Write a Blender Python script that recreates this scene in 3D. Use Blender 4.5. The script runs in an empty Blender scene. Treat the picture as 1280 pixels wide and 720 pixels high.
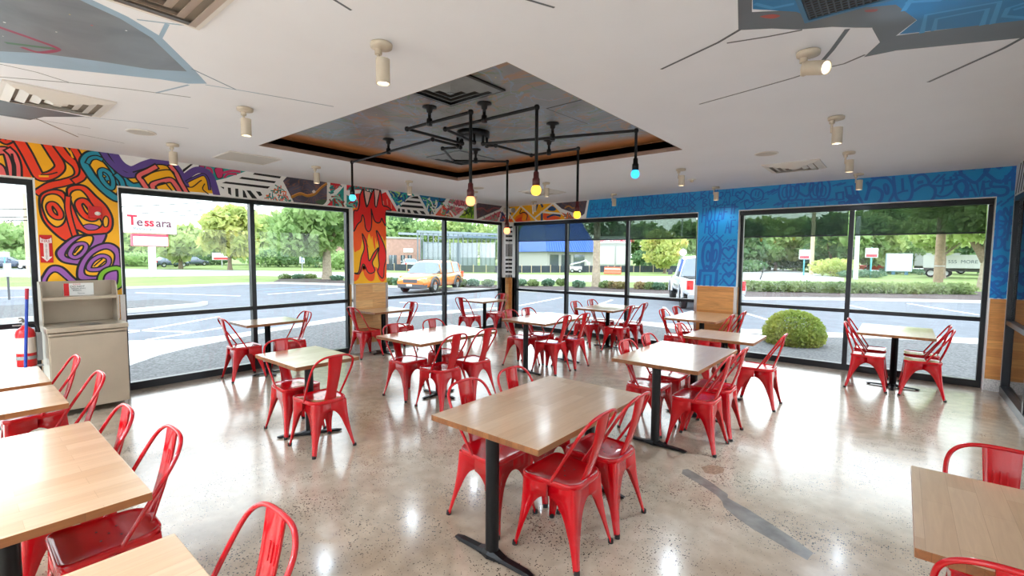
import bpy, bmesh, math, random
import numpy as np
from mathutils import Vector, Matrix
PI = math.pi
scene = bpy.context.scene
COL = scene.collection
random.seed(7)
rng = np.random.default_rng(11)
HC, HH = 2.855, 2.476          # ceiling height, window head height
GZ = -0.15                     # ground outside

def s2l(c):
    return tuple(((v/255)/12.92 if v/255 <= .04045 else ((v/255+.055)/1.055)**2.4) for v in c)

def newmat(name):
    m = bpy.data.materials.new(name); m.use_nodes = True
    nt = m.node_tree; b = nt.nodes['Principled BSDF']
    return m, nt, b

def mat(name, rgb, rough=.5, metal=0., spec=.5, coat=0., emit=0., var=0., vscale=20., bump=0., bscale=200., coat_r=.03):
    m, nt, b = newmat(name)
    c = s2l(rgb)
    b.inputs['Base Color'].default_value = (*c, 1)
    b.inputs['Roughness'].default_value = rough
    b.inputs['Metallic'].default_value = metal
    b.inputs['Specular IOR Level'].default_value = spec
    if coat:
        b.inputs['Coat Weight'].default_value = coat; b.inputs['Coat Roughness'].default_value = coat_r
    if emit:
        b.inputs['Emission Color'].default_value = (*c, 1); b.inputs['Emission Strength'].default_value = emit
    tc = None
    if var or bump:
        tc = nt.nodes.new('ShaderNodeTexCoord')
    if var:
        n = nt.nodes.new('ShaderNodeTexNoise'); n.inputs['Scale'].default_value = vscale; n.inputs['Detail'].default_value = 6
        nt.links.new(tc.outputs['Object'], n.inputs['Vector'])
        r = nt.nodes.new('ShaderNodeValToRGB')
        r.color_ramp.elements[0].position = .3; r.color_ramp.elements[1].position = .7
        r.color_ramp.elements[0].color = (*[max(0, v*(1-var)) for v in c], 1)
        r.color_ramp.elements[1].color = (*[min(1, v*(1+var)) for v in c], 1)
        nt.links.new(n.outputs['Fac'], r.inputs['Fac']); nt.links.new(r.outputs['Color'], b.inputs['Base Color'])
    if bump:
        n2 = nt.nodes.new('ShaderNodeTexNoise'); n2.inputs['Scale'].default_value = bscale
        nt.links.new(tc.outputs['Object'], n2.inputs['Vector'])
        bp = nt.nodes.new('ShaderNodeBump'); bp.inputs['Strength'].default_value = bump; bp.inputs['Distance'].default_value = .01
        nt.links.new(n2.outputs['Fac'], bp.inputs['Height']); nt.links.new(bp.outputs['Normal'], b.inputs['Normal'])
    return m

class MB:
    """collects shapes of one mesh"""
    def __init__(s): s.v = []; s.f = []; s.m = []; s.s = []
    def add(s, vs, fs, mi=0, sm=False):
        o = len(s.v); s.v += [tuple(v) for v in vs]
        for f in fs: s.f.append([i+o for i in f]); s.m.append(mi); s.s.append(sm)
        return s
    def box(s, x0, x1, y0, y1, z0, z1, mi=0):
        v = [(x, y, z) for z in (z0, z1) for y in (y0, y1) for x in (x0, x1)]
        return s.add(v, [(0,2,3,1),(4,5,7,6),(0,1,5,4),(2,6,7,3),(0,4,6,2),(1,3,7,5)], mi)
    def obox(s, M, dx, dy, dz, mi=0):
        v = [M @ Vector((x*dx/2, y*dy/2, z*dz/2)) for z in (-1, 1) for y in (-1, 1) for x in (-1, 1)]
        return s.add(v, [(0,2,3,1),(4,5,7,6),(0,1,5,4),(2,6,7,3),(0,4,6,2),(1,3,7,5)], mi)
    def cyl(s, p0, p1, r0, r1=None, n=16, mi=0, sm=True, caps=True):
        r1 = r0 if r1 is None else r1
        p0, p1 = Vector(p0), Vector(p1); d = (p1-p0).normalized()
        a = d.orthogonal().normalized(); b = d.cross(a)
        v = []
        for p, r in ((p0, r0), (p1, r1)):
            for i in range(n):
                t = 2*PI*i/n; v.append(p+a*(r*math.cos(t))+b*(r*math.sin(t)))
        s.add(v, [(i, (i+1) % n, n+(i+1) % n, n+i) for i in range(n)], mi, sm)
        if caps:
            s.add(v[:n], [list(range(n))[::-1]], mi); s.add(v[n:], [list(range(n))], mi)
        return s
    def tube(s, path, r, n=8, closed=False, mi=0, caps=True):
        P = [Vector(q) for q in path]; N = len(P)
        rs = r if isinstance(r, (list, tuple)) else [r]*N
        T = []
        for i in range(N):
            a = P[(i-1) % N] if (closed or i > 0) else P[i]; b = P[(i+1) % N] if (closed or i < N-1) else P[i]
            T.append((b-a).normalized())
        u = T[0].orthogonal().normalized(); v = []
        for i in range(N):
            u = (u-T[i]*u.dot(T[i])).normalized(); w = T[i].cross(u)
            for k in range(n):
                t = 2*PI*k/n; v.append(P[i]+u*(rs[i]*math.cos(t))+w*(rs[i]*math.sin(t)))
        fs = []
        for i in range(N if closed else N-1):
            j = (i+1) % N
            for k in range(n): fs.append((i*n+k, i*n+(k+1) % n, j*n+(k+1) % n, j*n+k))
        s.add(v, fs, mi, True)
        if caps and not closed:
            s.add(v[:n], [list(range(n))[::-1]], mi); s.add(v[-n:], [list(range(n))], mi)
        return s
    def lathe(s, prof, c=(0, 0, 0), n=24, mi=0, M=None):
        v = []; c = Vector(c)
        for r, z in prof:
            for k in range(n):
                t = 2*PI*k/n; q = Vector((r*math.cos(t), r*math.sin(t), z))
                v.append((M @ q if M else q)+c)
        fs = []
        for i in range(len(prof)-1):
            for k in range(n): fs.append((i*n+k, i*n+(k+1) % n, (i+1)*n+(k+1) % n, (i+1)*n+k))
        return s.add(v, fs, mi, True)
    def prism(s, poly, z0, z1, mi=0, F=None):
        """poly in 2D; F maps (u,v,w) to 3D"""
        F = F or (lambda u, v, w: (u, v, w)); n = len(poly)
        a = sum(poly[i][0]*poly[(i+1) % n][1]-poly[(i+1) % n][0]*poly[i][1] for i in range(n))
        if a < 0: poly = poly[::-1]
        v = [F(u, w, z0) for u, w in poly]+[F(u, w, z1) for u, w in poly]
        s.add(v, [list(range(n))[::-1], list(range(n, 2*n))]+[(i, (i+1) % n, n+(i+1) % n, n+i) for i in range(n)], mi)
        return s
    def loft(s, rings, mi=0, sm=True, caps=True, closed=True):
        n = len(rings[0]); v = [q for r in rings for q in r]; fs = []
        for i in range(len(rings)-1):
            for k in range(n if closed else n-1): fs.append((i*n+k, i*n+(k+1) % n, (i+1)*n+(k+1) % n, (i+1)*n+k))
        s.add(v, fs, mi, sm)
        if caps: s.add(rings[0], [list(range(n))[::-1]], mi); s.add(rings[-1], [list(range(n))], mi)
        return s
    def mesh(s, name, mats):
        me = bpy.data.meshes.new(name); me.from_pydata([tuple(v) for v in s.v], [], s.f)
        for m in (mats if isinstance(mats, (list, tuple)) else [mats]): me.materials.append(m)
        me.polygons.foreach_set('material_index', s.m); me.polygons.foreach_set('use_smooth', s.s)
        me.update(); return me
    def build(s, name, mats, parent=None, bevel=0., seg=2, weld=False, loc=None):
        me = s.mesh(name, mats)
        if weld:
            bm = bmesh.new(); bm.from_mesh(me); bmesh.ops.remove_doubles(bm, verts=bm.verts, dist=1e-5)
            bmesh.ops.recalc_face_normals(bm, faces=bm.faces); bm.to_mesh(me); bm.free()
        o = bpy.data.objects.new(name, me); COL.objects.link(o)
        if parent is not None: o.parent = parent
        if loc is not None: o.location = loc
        if bevel:
            b = o.modifiers.new('bevel', 'BEVEL'); b.width = bevel; b.segments = seg; b.limit_method = 'ANGLE'; b.angle_limit = .6
        return o

def tag(o, label, cat, group=None, kind=None):
    o['label'] = label; o['category'] = cat
    if group: o['group'] = group
    if kind: o['kind'] = kind
    return o
def struct(o): o['kind'] = 'structure'; return o
def thing(name, label, cat, loc=(0, 0, 0), rz=0., group=None):
    o = bpy.data.objects.new(name, None); COL.objects.link(o); o.empty_display_size = .1
    o.location = loc; o.rotation_euler = (0, 0, rz); tag(o, label, cat, group); return o
def holder(name, loc=(0, 0, 0)):
    o = bpy.data.objects.new(name, None); COL.objects.link(o); o.location = loc; o['kind'] = 'structure'; return o
KIDS = {}
def kids(o):
    return [c for c in bpy.data.objects if c.parent is o]
def copy_tree(o, kidmap, parent=None):
    c = o.copy(); COL.objects.link(c)
    if parent is not None: c.parent = parent
    for ch in kidmap.get(o.name, []): copy_tree(ch, kidmap, c)
    return c
def kidmap_of(o):
    km = {}
    def rec(q):
        km[q.name] = kids(q)
        for ch in km[q.name]: rec(ch)
    rec(o); return km
def smooth_path(pts, k=6, closed=False):
    P = [Vector(q) for q in pts]; n = len(P); out = []
    for i in range(n if closed else n-1):
        a = P[(i-1) % n] if (closed or i > 0) else P[0]; b = P[i]; c = P[(i+1) % n]
        d = P[(i+2) % n] if (closed or i < n-2) else P[-1]
        for j in range(k):
            t = j/k
            out.append(.5*((2*b)+(c-a)*t+(2*a-5*b+4*c-d)*t*t+(3*b-a-3*c+d)*t**3))
    if not closed: out.append(P[-1])
    return out
def text_mesh(body, size, ext=.002, bold=0.):
    cu = bpy.data.curves.new('lettering', 'FONT'); cu.body = body; cu.size = size; cu.extrude = ext; cu.align_x = 'CENTER'; cu.align_y = 'CENTER'; cu.offset = bold
    o = bpy.data.objects.new('lettering', cu); COL.objects.link(o)
    dg = bpy.context.evaluated_depsgraph_get()
    me = bpy.data.meshes.new_from_object(o.evaluated_get(dg))
    vs = [v.co.copy() for v in me.vertices]; fs = [tuple(q.vertices) for q in me.polygons]
    bpy.data.objects.remove(o); bpy.data.curves.remove(cu); bpy.data.meshes.remove(me)
    return vs, fs
def put_text(mb, body, size, M, mi=0, ext=.002, bold=0.):
    vs, fs = text_mesh(body, size, ext, bold); mb.add([M @ v for v in vs], fs, mi)
def frame_at(o, ux, uy):
    ux = Vector(ux).normalized(); uy = Vector(uy).normalized(); uz = ux.cross(uy)
    M = Matrix((ux, uy, uz)).transposed().to_4x4(); M.translation = Vector(o); return M

# ---------------------------------------------------------------- room materials
M = {}
M['white'] = mat('white_paint', (238, 237, 235), .55, var=.02, vscale=3)
M['ceiling'] = mat('ceiling_paint', (238, 241, 247), .6, var=.015, vscale=2)  # white paint with the cool cast of daylight put into its colour
M['frame'] = mat('dark_aluminium', (30, 32, 36), .32, metal=.3, var=.1, vscale=8)
M['steel'] = mat('brushed_steel', (196, 188, 176), .34, metal=.85, var=.05, vscale=14)
M['steelguard'] = mat('corner_guard_steel', (190, 186, 182), .3, metal=.9, var=.05, vscale=30)
M['black'] = mat('black_iron', (16, 16, 18), .38, metal=.4, var=.15, vscale=40)
M['grey'] = mat('grey_plastic', (150, 150, 148), .5)
M['red'] = mat('red_enamel', (184, 2, 16), .2, spec=.4, coat=.38, var=.04, vscale=5)
M['redplastic'] = mat('red_plastic', (205, 20, 28), .35, coat=.3, var=.03)
M['whiteplastic'] = mat('white_plastic', (230, 228, 222), .4, var=.02)
M['beige'] = mat('beige_metal', (205, 192, 172), .45, var=.03)
M['rubber'] = mat('black_rubber', (22, 20, 20), .6, var=.1)

def floor_mat():
    m, nt, b = newmat('polished_concrete'); N = nt.nodes; L = nt.links
    g = N.new('ShaderNodeNewGeometry')
    n1 = N.new('ShaderNodeTexNoise'); n1.inputs['Scale'].default_value = .9; n1.inputs['Detail'].default_value = 8; n1.inputs['Roughness'].default_value = .6
    n2 = N.new('ShaderNodeTexNoise'); n2.inputs['Scale'].default_value = 9; n2.inputs['Detail'].default_value = 8
    r1 = N.new('ShaderNodeValToRGB'); e = r1.color_ramp.elements
    e[0].position = .32; e[0].color = (*s2l((160, 136, 112)), 1); e[1].position = .7; e[1].color = (*s2l((192, 178, 160)), 1)
    r2 = N.new('ShaderNodeValToRGB'); e = r2.color_ramp.elements
    e[0].position = .3; e[0].color = (.8, .8, .8, 1); e[1].position = .7; e[1].color = (1.06, 1.06, 1.06, 1)
    mx = N.new('ShaderNodeMixRGB'); mx.blend_type = 'MULTIPLY'; mx.inputs['Fac'].default_value = 1
    for n in (n1, n2): L.new(g.outputs['Position'], n.inputs['Vector'])
    L.new(n1.outputs['Fac'], r1.inputs['Fac']); L.new(n2.outputs['Fac'], r2.inputs['Fac'])
    L.new(r1.outputs['Color'], mx.inputs['Color1']); L.new(r2.outputs['Color'], mx.inputs['Color2'])
    # dark aggregate specks
    v = N.new('ShaderNodeTexVoronoi'); v.inputs['Scale'].default_value = 92; L.new(g.outputs['Position'], v.inputs['Vector'])
    nd = N.new('ShaderNodeTexNoise'); nd.inputs['Scale'].default_value = 2.2; nd.inputs['Detail'].default_value = 3; L.new(g.outputs['Position'], nd.inputs['Vector'])
    sz = N.new('ShaderNodeMath'); sz.operation = 'MULTIPLY'; L.new(v.outputs['Color'], N.new('ShaderNodeSeparateColor').inputs[0])
    sep = [n for n in N if n.type == 'SEPARATE_COLOR'][0]
    L.new(sep.outputs[0], sz.inputs[0]); L.new(nd.outputs['Fac'], sz.inputs[1])
    th = N.new('ShaderNodeMath'); th.operation = 'MULTIPLY_ADD'; th.inputs[1].default_value = 1.2; th.inputs[2].default_value = -.22; L.new(sz.outputs[0], th.inputs[0])
    lt = N.new('ShaderNodeMath'); lt.operation = 'LESS_THAN'; L.new(v.outputs['Distance'], lt.inputs[0]); L.new(th.outputs[0], lt.inputs[1])
    mk = N.new('ShaderNodeMixRGB'); mk.inputs['Color2'].default_value = (*s2l((70, 58, 50)), 1)
    L.new(lt.outputs[0], mk.inputs['Fac']); L.new(mx.outputs['Color'], mk.inputs['Color1']); L.new(mk.outputs['Color'], b.inputs['Base Color'])
    rr = N.new('ShaderNodeMapRange'); rr.inputs['To Min'].default_value = .13; rr.inputs['To Max'].default_value = .26
    L.new(n2.outputs['Fac'], rr.inputs['Value']); L.new(rr.outputs['Result'], b.inputs['Roughness'])
    b.inputs['Specular IOR Level'].default_value = .6; b.inputs['Coat Weight'].default_value = .35; b.inputs['Coat Roughness'].default_value = .12
    return m
M['floor'] = floor_mat()
M['floorpatch'] = mat('grey_floor_repair', (122, 116, 110), .22, var=.3, vscale=9, coat=.3, coat_r=.12)
M['floorpatch2'] = mat('brown_floor_stain', (144, 120, 100), .25, var=.4, vscale=60, coat=.3, coat_r=.12)

def wood(name, c1, c2, rough, sx, sy, axis=0, coat=.2, grain=.12):
    m, nt, b = newmat(name); N = nt.nodes; L = nt.links
    tc = N.new('ShaderNodeTexCoord'); oi = N.new('ShaderNodeObjectInfo')
    ad = N.new('ShaderNodeVectorMath'); ad.operation = 'MULTIPLY_ADD'; ad.inputs[1].default_value = (1, 1, 1)
    sc = N.new('ShaderNodeVectorMath'); sc.operation = 'SCALE'; sc.inputs['Scale'].default_value = 7; 
    cmb = N.new('ShaderNodeCombineXYZ'); L.new(oi.outputs['Random'], cmb.inputs[0]); L.new(oi.outputs['Random'], cmb.inputs[1]); L.new(cmb.outputs[0], sc.inputs[0])
    L.new(tc.outputs['Object'], ad.inputs[0]); L.new(sc.outputs[0], ad.inputs[2])
    mp = N.new('ShaderNodeMapping'); L.new(ad.outputs[0], mp.inputs['Vector'])
    mp.inputs['Rotation'].default_value = {0: (0, 0, 0), 1: (0, 0, PI/2), 2: (PI/2, 0, 0), 3: (0, PI/2, PI/2)}[axis]
    br = N.new('ShaderNodeTexBrick'); br.inputs['Scale'].default_value = 1; br.inputs['Mortar Size'].default_value = .0006
    br.inputs['Brick Width'].default_value = sx; br.inputs['Row Height'].default_value = sy
    br.inputs['Color1'].default_value = (*s2l(c1), 1); br.inputs['Color2'].default_value = (*s2l(c2), 1)
    br.inputs['Mortar'].default_value = (*[v*.75 for v in s2l(c2)], 1); br.offset = .37
    L.new(mp.outputs[0], br.inputs['Vector'])
    st = N.new('ShaderNodeMapping'); st.inputs['Scale'].default_value = (2.2, 28, 28); L.new(mp.outputs[0], st.inputs['Vector'])
    n = N.new('ShaderNodeTexNoise'); n.inputs['Scale'].default_value = 1.6; n.inputs['Detail'].default_value = 8; n.inputs['Distortion'].default_value = 1.2; L.new(st.outputs[0], n.inputs['Vector'])
    r = N.new('ShaderNodeValToRGB'); r.color_ramp.elements[0].color = (1-grain*2.2,)*3+(1,); r.color_ramp.elements[1].color = (1+grain,)*3+(1,)
    r.color_ramp.elements[0].position = .25; r.color_ramp.elements[1].position = .7
    L.new(n.outputs['Fac'], r.inputs['Fac'])
    mx = N.new('ShaderNodeMixRGB'); mx.blend_type = 'MULTIPLY'; mx.inputs['Fac'].default_value = 1
    L.new(br.outputs['Color'], mx.inputs['Color1']); L.new(r.outputs['Color'], mx.inputs['Color2']); L.new(mx.outputs['Color'], b.inputs['Base Color'])
    b.inputs['Roughness'].default_value = rough; b.inputs['Coat Weight'].default_value = coat; b.inputs['Coat Roughness'].default_value = .17; b.inputs['Coat IOR'].default_value = 1.58 if coat > .9 else 1.5
    return m
M['tabletop'] = wood('maple_tabletop', (204, 168, 134), (188, 150, 114), .3, .55, .085, 1, 1.0, .05)
M['tableedge'] = wood('table_edge_wood', (150, 94, 52), (124, 74, 38), .4, .6, .04, 1, .1, .1)  # brown edge band, darkened further to put its shade into the colour
M['wains'] = wood('hickory_panel', (222, 158, 88), (196, 128, 66), .42, 1.1, .11, 2, .1, .14)
M['wainsL'] = wood('hickory_panel_side', (228, 184, 126), (206, 152, 94), .42, 1.1, .13, 3, .1, .14)
M['vinylbase'] = mat('speckled_base', (196, 194, 190), .5, var=.35, vscale=70)

def galaxy(name, base, hi, neb, z=False, scale=1.2, stars=.5, border=False):
    m, nt, b = newmat(name); N = nt.nodes; L = nt.links
    g = N.new('ShaderNodeNewGeometry')
    n = N.new('ShaderNodeTexNoise'); n.inputs['Scale'].default_value = scale; n.inputs['Detail'].default_value = 7; n.inputs['Distortion'].default_value = 1.6
    L.new(g.outputs['Position'], n.inputs['Vector'])
    r = N.new('ShaderNodeValToRGB'); r.color_ramp.elements[0].position = .3; r.color_ramp.elements[1].position = .75
    r.color_ramp.elements[0].color = (*s2l(base), 1); r.color_ramp.elements[1].color = (*s2l(hi), 1); L.new(n.outputs['Fac'], r.inputs['Fac'])
    col = r.outputs['Color']
    for i, c in enumerate(neb):
        w = N.new('ShaderNodeTexNoise'); w.inputs['Scale'].default_value = scale*(.7+.25*i); w.inputs['Detail'].default_value = 3; w.inputs['Distortion'].default_value = 3.5
        mp = N.new('ShaderNodeMapping'); mp.inputs['Location'].default_value = (3.1*i+1, 5.7*i, 2*i); L.new(g.outputs['Position'], mp.inputs['Vector']); L.new(mp.outputs[0], w.inputs['Vector'])
        rr = N.new('ShaderNodeValToRGB'); e = rr.color_ramp.elements
        e[0].position = .485; e[0].color = (0, 0, 0, 1); e[1].position = .53; e[1].color = (0, 0, 0, 1)
        q = rr.color_ramp.elements.new(.507); q.color = (.75, .75, .75, 1); L.new(w.outputs['Fac'], rr.inputs['Fac'])
        mx = N.new('ShaderNodeMixRGB'); mx.inputs['Color2'].default_value = (*s2l(c), 1); L.new(rr.outputs['Color'], mx.inputs['Fac']); L.new(col, mx.inputs['Color1']); col = mx.outputs['Color']
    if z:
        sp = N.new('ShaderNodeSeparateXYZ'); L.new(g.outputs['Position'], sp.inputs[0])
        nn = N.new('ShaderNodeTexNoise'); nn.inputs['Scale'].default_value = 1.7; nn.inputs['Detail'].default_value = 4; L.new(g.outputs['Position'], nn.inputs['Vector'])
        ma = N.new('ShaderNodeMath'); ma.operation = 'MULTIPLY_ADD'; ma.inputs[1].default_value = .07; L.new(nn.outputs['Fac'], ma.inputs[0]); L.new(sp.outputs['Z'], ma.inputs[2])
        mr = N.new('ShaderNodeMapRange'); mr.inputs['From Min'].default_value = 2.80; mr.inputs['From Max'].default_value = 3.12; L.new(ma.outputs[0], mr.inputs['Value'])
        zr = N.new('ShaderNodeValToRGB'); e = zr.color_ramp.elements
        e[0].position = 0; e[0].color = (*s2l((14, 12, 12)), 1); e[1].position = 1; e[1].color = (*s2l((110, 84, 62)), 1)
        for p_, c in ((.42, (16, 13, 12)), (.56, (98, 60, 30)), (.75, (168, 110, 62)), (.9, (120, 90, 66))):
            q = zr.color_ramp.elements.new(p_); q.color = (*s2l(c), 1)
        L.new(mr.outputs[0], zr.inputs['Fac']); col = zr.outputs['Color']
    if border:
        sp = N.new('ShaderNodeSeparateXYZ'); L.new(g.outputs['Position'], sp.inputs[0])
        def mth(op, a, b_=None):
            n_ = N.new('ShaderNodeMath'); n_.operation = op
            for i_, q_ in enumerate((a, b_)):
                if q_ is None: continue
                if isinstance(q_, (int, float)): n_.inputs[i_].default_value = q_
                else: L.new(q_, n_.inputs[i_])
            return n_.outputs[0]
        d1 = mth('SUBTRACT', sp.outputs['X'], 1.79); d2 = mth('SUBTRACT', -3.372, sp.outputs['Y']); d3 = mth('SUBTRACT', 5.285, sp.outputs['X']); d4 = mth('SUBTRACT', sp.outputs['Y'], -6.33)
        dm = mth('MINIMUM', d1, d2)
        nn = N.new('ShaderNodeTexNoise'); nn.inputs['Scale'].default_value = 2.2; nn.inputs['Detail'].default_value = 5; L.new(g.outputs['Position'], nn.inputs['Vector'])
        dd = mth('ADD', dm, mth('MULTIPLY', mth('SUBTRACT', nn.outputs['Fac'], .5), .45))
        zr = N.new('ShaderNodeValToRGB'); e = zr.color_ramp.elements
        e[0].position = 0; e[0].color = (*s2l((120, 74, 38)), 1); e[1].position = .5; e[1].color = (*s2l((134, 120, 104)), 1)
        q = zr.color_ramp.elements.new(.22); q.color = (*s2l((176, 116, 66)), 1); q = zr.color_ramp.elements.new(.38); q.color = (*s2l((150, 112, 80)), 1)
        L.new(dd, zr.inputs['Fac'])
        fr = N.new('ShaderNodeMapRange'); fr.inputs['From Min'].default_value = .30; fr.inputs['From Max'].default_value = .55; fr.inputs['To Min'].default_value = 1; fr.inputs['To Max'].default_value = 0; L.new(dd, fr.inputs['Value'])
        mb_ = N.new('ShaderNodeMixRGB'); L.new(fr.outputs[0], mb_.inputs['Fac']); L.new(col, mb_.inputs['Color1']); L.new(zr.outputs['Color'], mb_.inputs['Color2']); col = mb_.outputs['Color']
    v = N.new('ShaderNodeTexVoronoi'); v.inputs['Scale'].default_value = 13; L.new(g.outputs['Position'], v.inputs['Vector'])
    sc = N.new('ShaderNodeSeparateColor'); L.new(v.outputs['Color'], sc.inputs[0])
    th = N.new('ShaderNodeMath'); th.operation = 'MULTIPLY_ADD'; th.inputs[1].default_value = .16; th.inputs[2].default_value = -.16*(1-stars); L.new(sc.outputs[0], th.inputs[0])
    lt = N.new('ShaderNodeMath'); lt.operation = 'LESS_THAN'; L.new(v.outputs['Distance'], lt.inputs[0]); L.new(th.outputs[0], lt.inputs[1])
    cr = N.new('ShaderNodeValToRGB'); cr.color_ramp.interpolation = 'CONSTANT'; e = cr.color_ramp.elements
    e[0].color = (.9, .9, .9, 1); e[1].position = .7; e[1].color = (*s2l((225, 200, 60)), 1); q = cr.color_ramp.elements.new(.9); q.color = (*s2l((215, 50, 60)), 1)
    L.new(sc.outputs[1], cr.inputs['Fac'])
    fin = N.new('ShaderNodeMixRGB'); L.new(lt.outputs[0], fin.inputs['Fac']); L.new(col, fin.inputs['Color1']); L.new(cr.outputs['Color'], fin.inputs['Color2'])
    L.new(fin.outputs['Color'], b.inputs['Base Color']); b.inputs['Roughness'].default_value = .42
    return m
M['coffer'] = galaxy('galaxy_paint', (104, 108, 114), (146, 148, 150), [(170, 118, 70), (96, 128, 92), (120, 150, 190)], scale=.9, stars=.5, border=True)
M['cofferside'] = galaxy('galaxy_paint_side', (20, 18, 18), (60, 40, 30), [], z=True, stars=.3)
M['lip'] = mat('brown_lip_paint', (150, 124, 108), .5, var=.1, vscale=3)
M['galaxydark'] = galaxy('galaxy_paint_panel', (52, 46, 60), (96, 88, 104), [(150, 90, 60)], scale=3, stars=.4)
M['galaxygrey'] = galaxy('galaxy_paint_ceiling', (104, 112, 120), (126, 134, 142), [], scale=2, stars=.6)

def glass_mat(name, tint, ior=1.45):
    m = bpy.data.materials.new(name); m.use_nodes = True; nt = m.node_tree; nt.nodes.clear()
    o = nt.nodes.new('ShaderNodeOutputMaterial'); t = nt.nodes.new('ShaderNodeBsdfTransparent'); g = nt.nodes.new('ShaderNodeBsdfGlossy'); f = nt.nodes.new('ShaderNodeFresnel'); x = nt.nodes.new('ShaderNodeMixShader')
    t.inputs['Color'].default_value = (*tint, 1); g.inputs['Roughness'].default_value = 0.0; g.inputs['Color'].default_value = (1, 1, 1, 1); f.inputs['IOR'].default_value = ior
    nt.links.new(f.outputs[0], x.inputs[0]); nt.links.new(t.outputs[0], x.inputs[1]); nt.links.new(g.outputs[0], x.inputs[2]); nt.links.new(x.outputs[0], o.inputs[0]); return m
M['glass'] = glass_mat('window_glass', (.965, .985, .98), 1.3)
def shade_mat():
    m = bpy.data.materials.new('shade_screen_fabric'); m.use_nodes = True; nt = m.node_tree; nt.nodes.clear()
    o = nt.nodes.new('ShaderNodeOutputMaterial'); t = nt.nodes.new('ShaderNodeBsdfTransparent'); d = nt.nodes.new('ShaderNodeBsdfDiffuse'); x = nt.nodes.new('ShaderNodeMixShader')
    t.inputs['Color'].default_value = (.84, .96, .88, 1); d.inputs['Color'].default_value = (.045, .06, .055, 1); x.inputs[0].default_value = .64
    nt.links.new(t.outputs[0], x.inputs[1]); nt.links.new(d.outputs[0], x.inputs[2]); nt.links.new(x.outputs[0], o.inputs[0]); return m
M['shade'] = shade_mat()

# ---------------------------------------------------------------- shell
Y0, XW = -13.5, 8.215
CX0, CX1, CY0, CY1, CZ = 1.79, 5.285, -6.33, -3.372, 2.98
fl = MB().box(-.25, XW+.25, Y0, .25, -.12, 0).build('floor', M['floor']); struct(fl)
fp = MB(); poly = [(5.905,-4.860),(5.933,-4.819),(6.113,-4.911),(6.295,-5.044),(6.305,-5.095),(6.445,-5.161),(6.614,-5.261),(6.766,-5.360),(6.862,-5.435),(6.844,-5.533),(6.760,-5.499),(6.650,-5.447),(6.543,-5.404),(6.427,-5.332),(6.319,-5.238),(6.290,-5.170),(6.234,-5.106),(6.080,-5.013),(5.925,-4.935)]
fp.prism(poly, .0002, .0006); o = fp.build('floor_patch', M['floorpatch'], fl); o['label'] = 'grey repaired strip'
fp = MB(); poly = [(6.004,-4.716),(6.042,-4.633),(6.101,-4.600),(6.157,-4.628),(6.169,-4.707),(6.127,-4.783),(6.059,-4.802)]
fp.prism(poly, .0002, .0006); fp.build('floor_stain', M['floorpatch2'], fl)

def wall_pieces(wins, a0, a1, place):
    mb = MB(); place(mb, a0, a1, HH, HC+.3)
    e = [a0]+[q for w in wins for q in w]+[a1]
    for i in range(0, len(e), 2):
        if e[i+1]-e[i] > 1e-4: place(mb, e[i], e[i+1], 0, HH)
    return mb
WL = [(-11.0, -7.883), (-7.18, -4.10), (-3.43, -.115)]
WR = [(.115, 4.36), (5.035, 8.055)]
WS = [(-6.2, -.012)]
wl = struct(wall_pieces(WL, Y0, .0, lambda b, a, c, z0, z1: b.box(-.25, 0, a, c, z0, z1)).build('wall_left', M['white']))
wb = struct(wall_pieces(WR, -.25, XW+.25, lambda b, a, c, z0, z1: b.box(a, c, 0, .25, z0, z1)).build('wall_back', M['white']))
ws = struct(wall_pieces(WS, Y0, .0, lambda b, a, c, z0, z1: b.box(XW, XW+.25, a, c, z0, z1)).build('wall_right', M['white']))
wf = struct(MB().box(-.25, XW+.25, Y0-.2, Y0, 0, HC+.3).build('wall_front', M['white']))
ce = MB()
for a in ((-.25, CX0, Y0, .25), (CX1, XW+.25, Y0, .25), (CX0, CX1, Y0, CY0), (CX0, CX1, CY1, .25)): ce.box(*a, HC, HC+.12)
ce = struct(ce.build('ceiling', M['ceiling']))
cf = MB(); t = .02
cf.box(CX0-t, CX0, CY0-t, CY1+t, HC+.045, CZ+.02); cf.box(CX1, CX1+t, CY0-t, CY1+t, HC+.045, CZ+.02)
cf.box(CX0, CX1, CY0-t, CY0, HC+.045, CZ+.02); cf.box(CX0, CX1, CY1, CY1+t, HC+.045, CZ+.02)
l = .004
for a in ((CX0-l, CX0+l, CY0, CY1), (CX1-l, CX1+l, CY0, CY1), (CX0, CX1, CY0-l, CY0+l), (CX0, CX1, CY1-l, CY1+l)): cf.box(*a, HC+.0005, HC+.045, 1)
cf.box(CX0-t, CX1+t, CY0-t, CY1+t, CZ, CZ+.04, 2)
o = cf.build('ceiling_recess', [M['cofferside'], M['lip'], M['coffer']], ce); o['label'] = 'recessed ceiling well painted as a grey galaxy'

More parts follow.
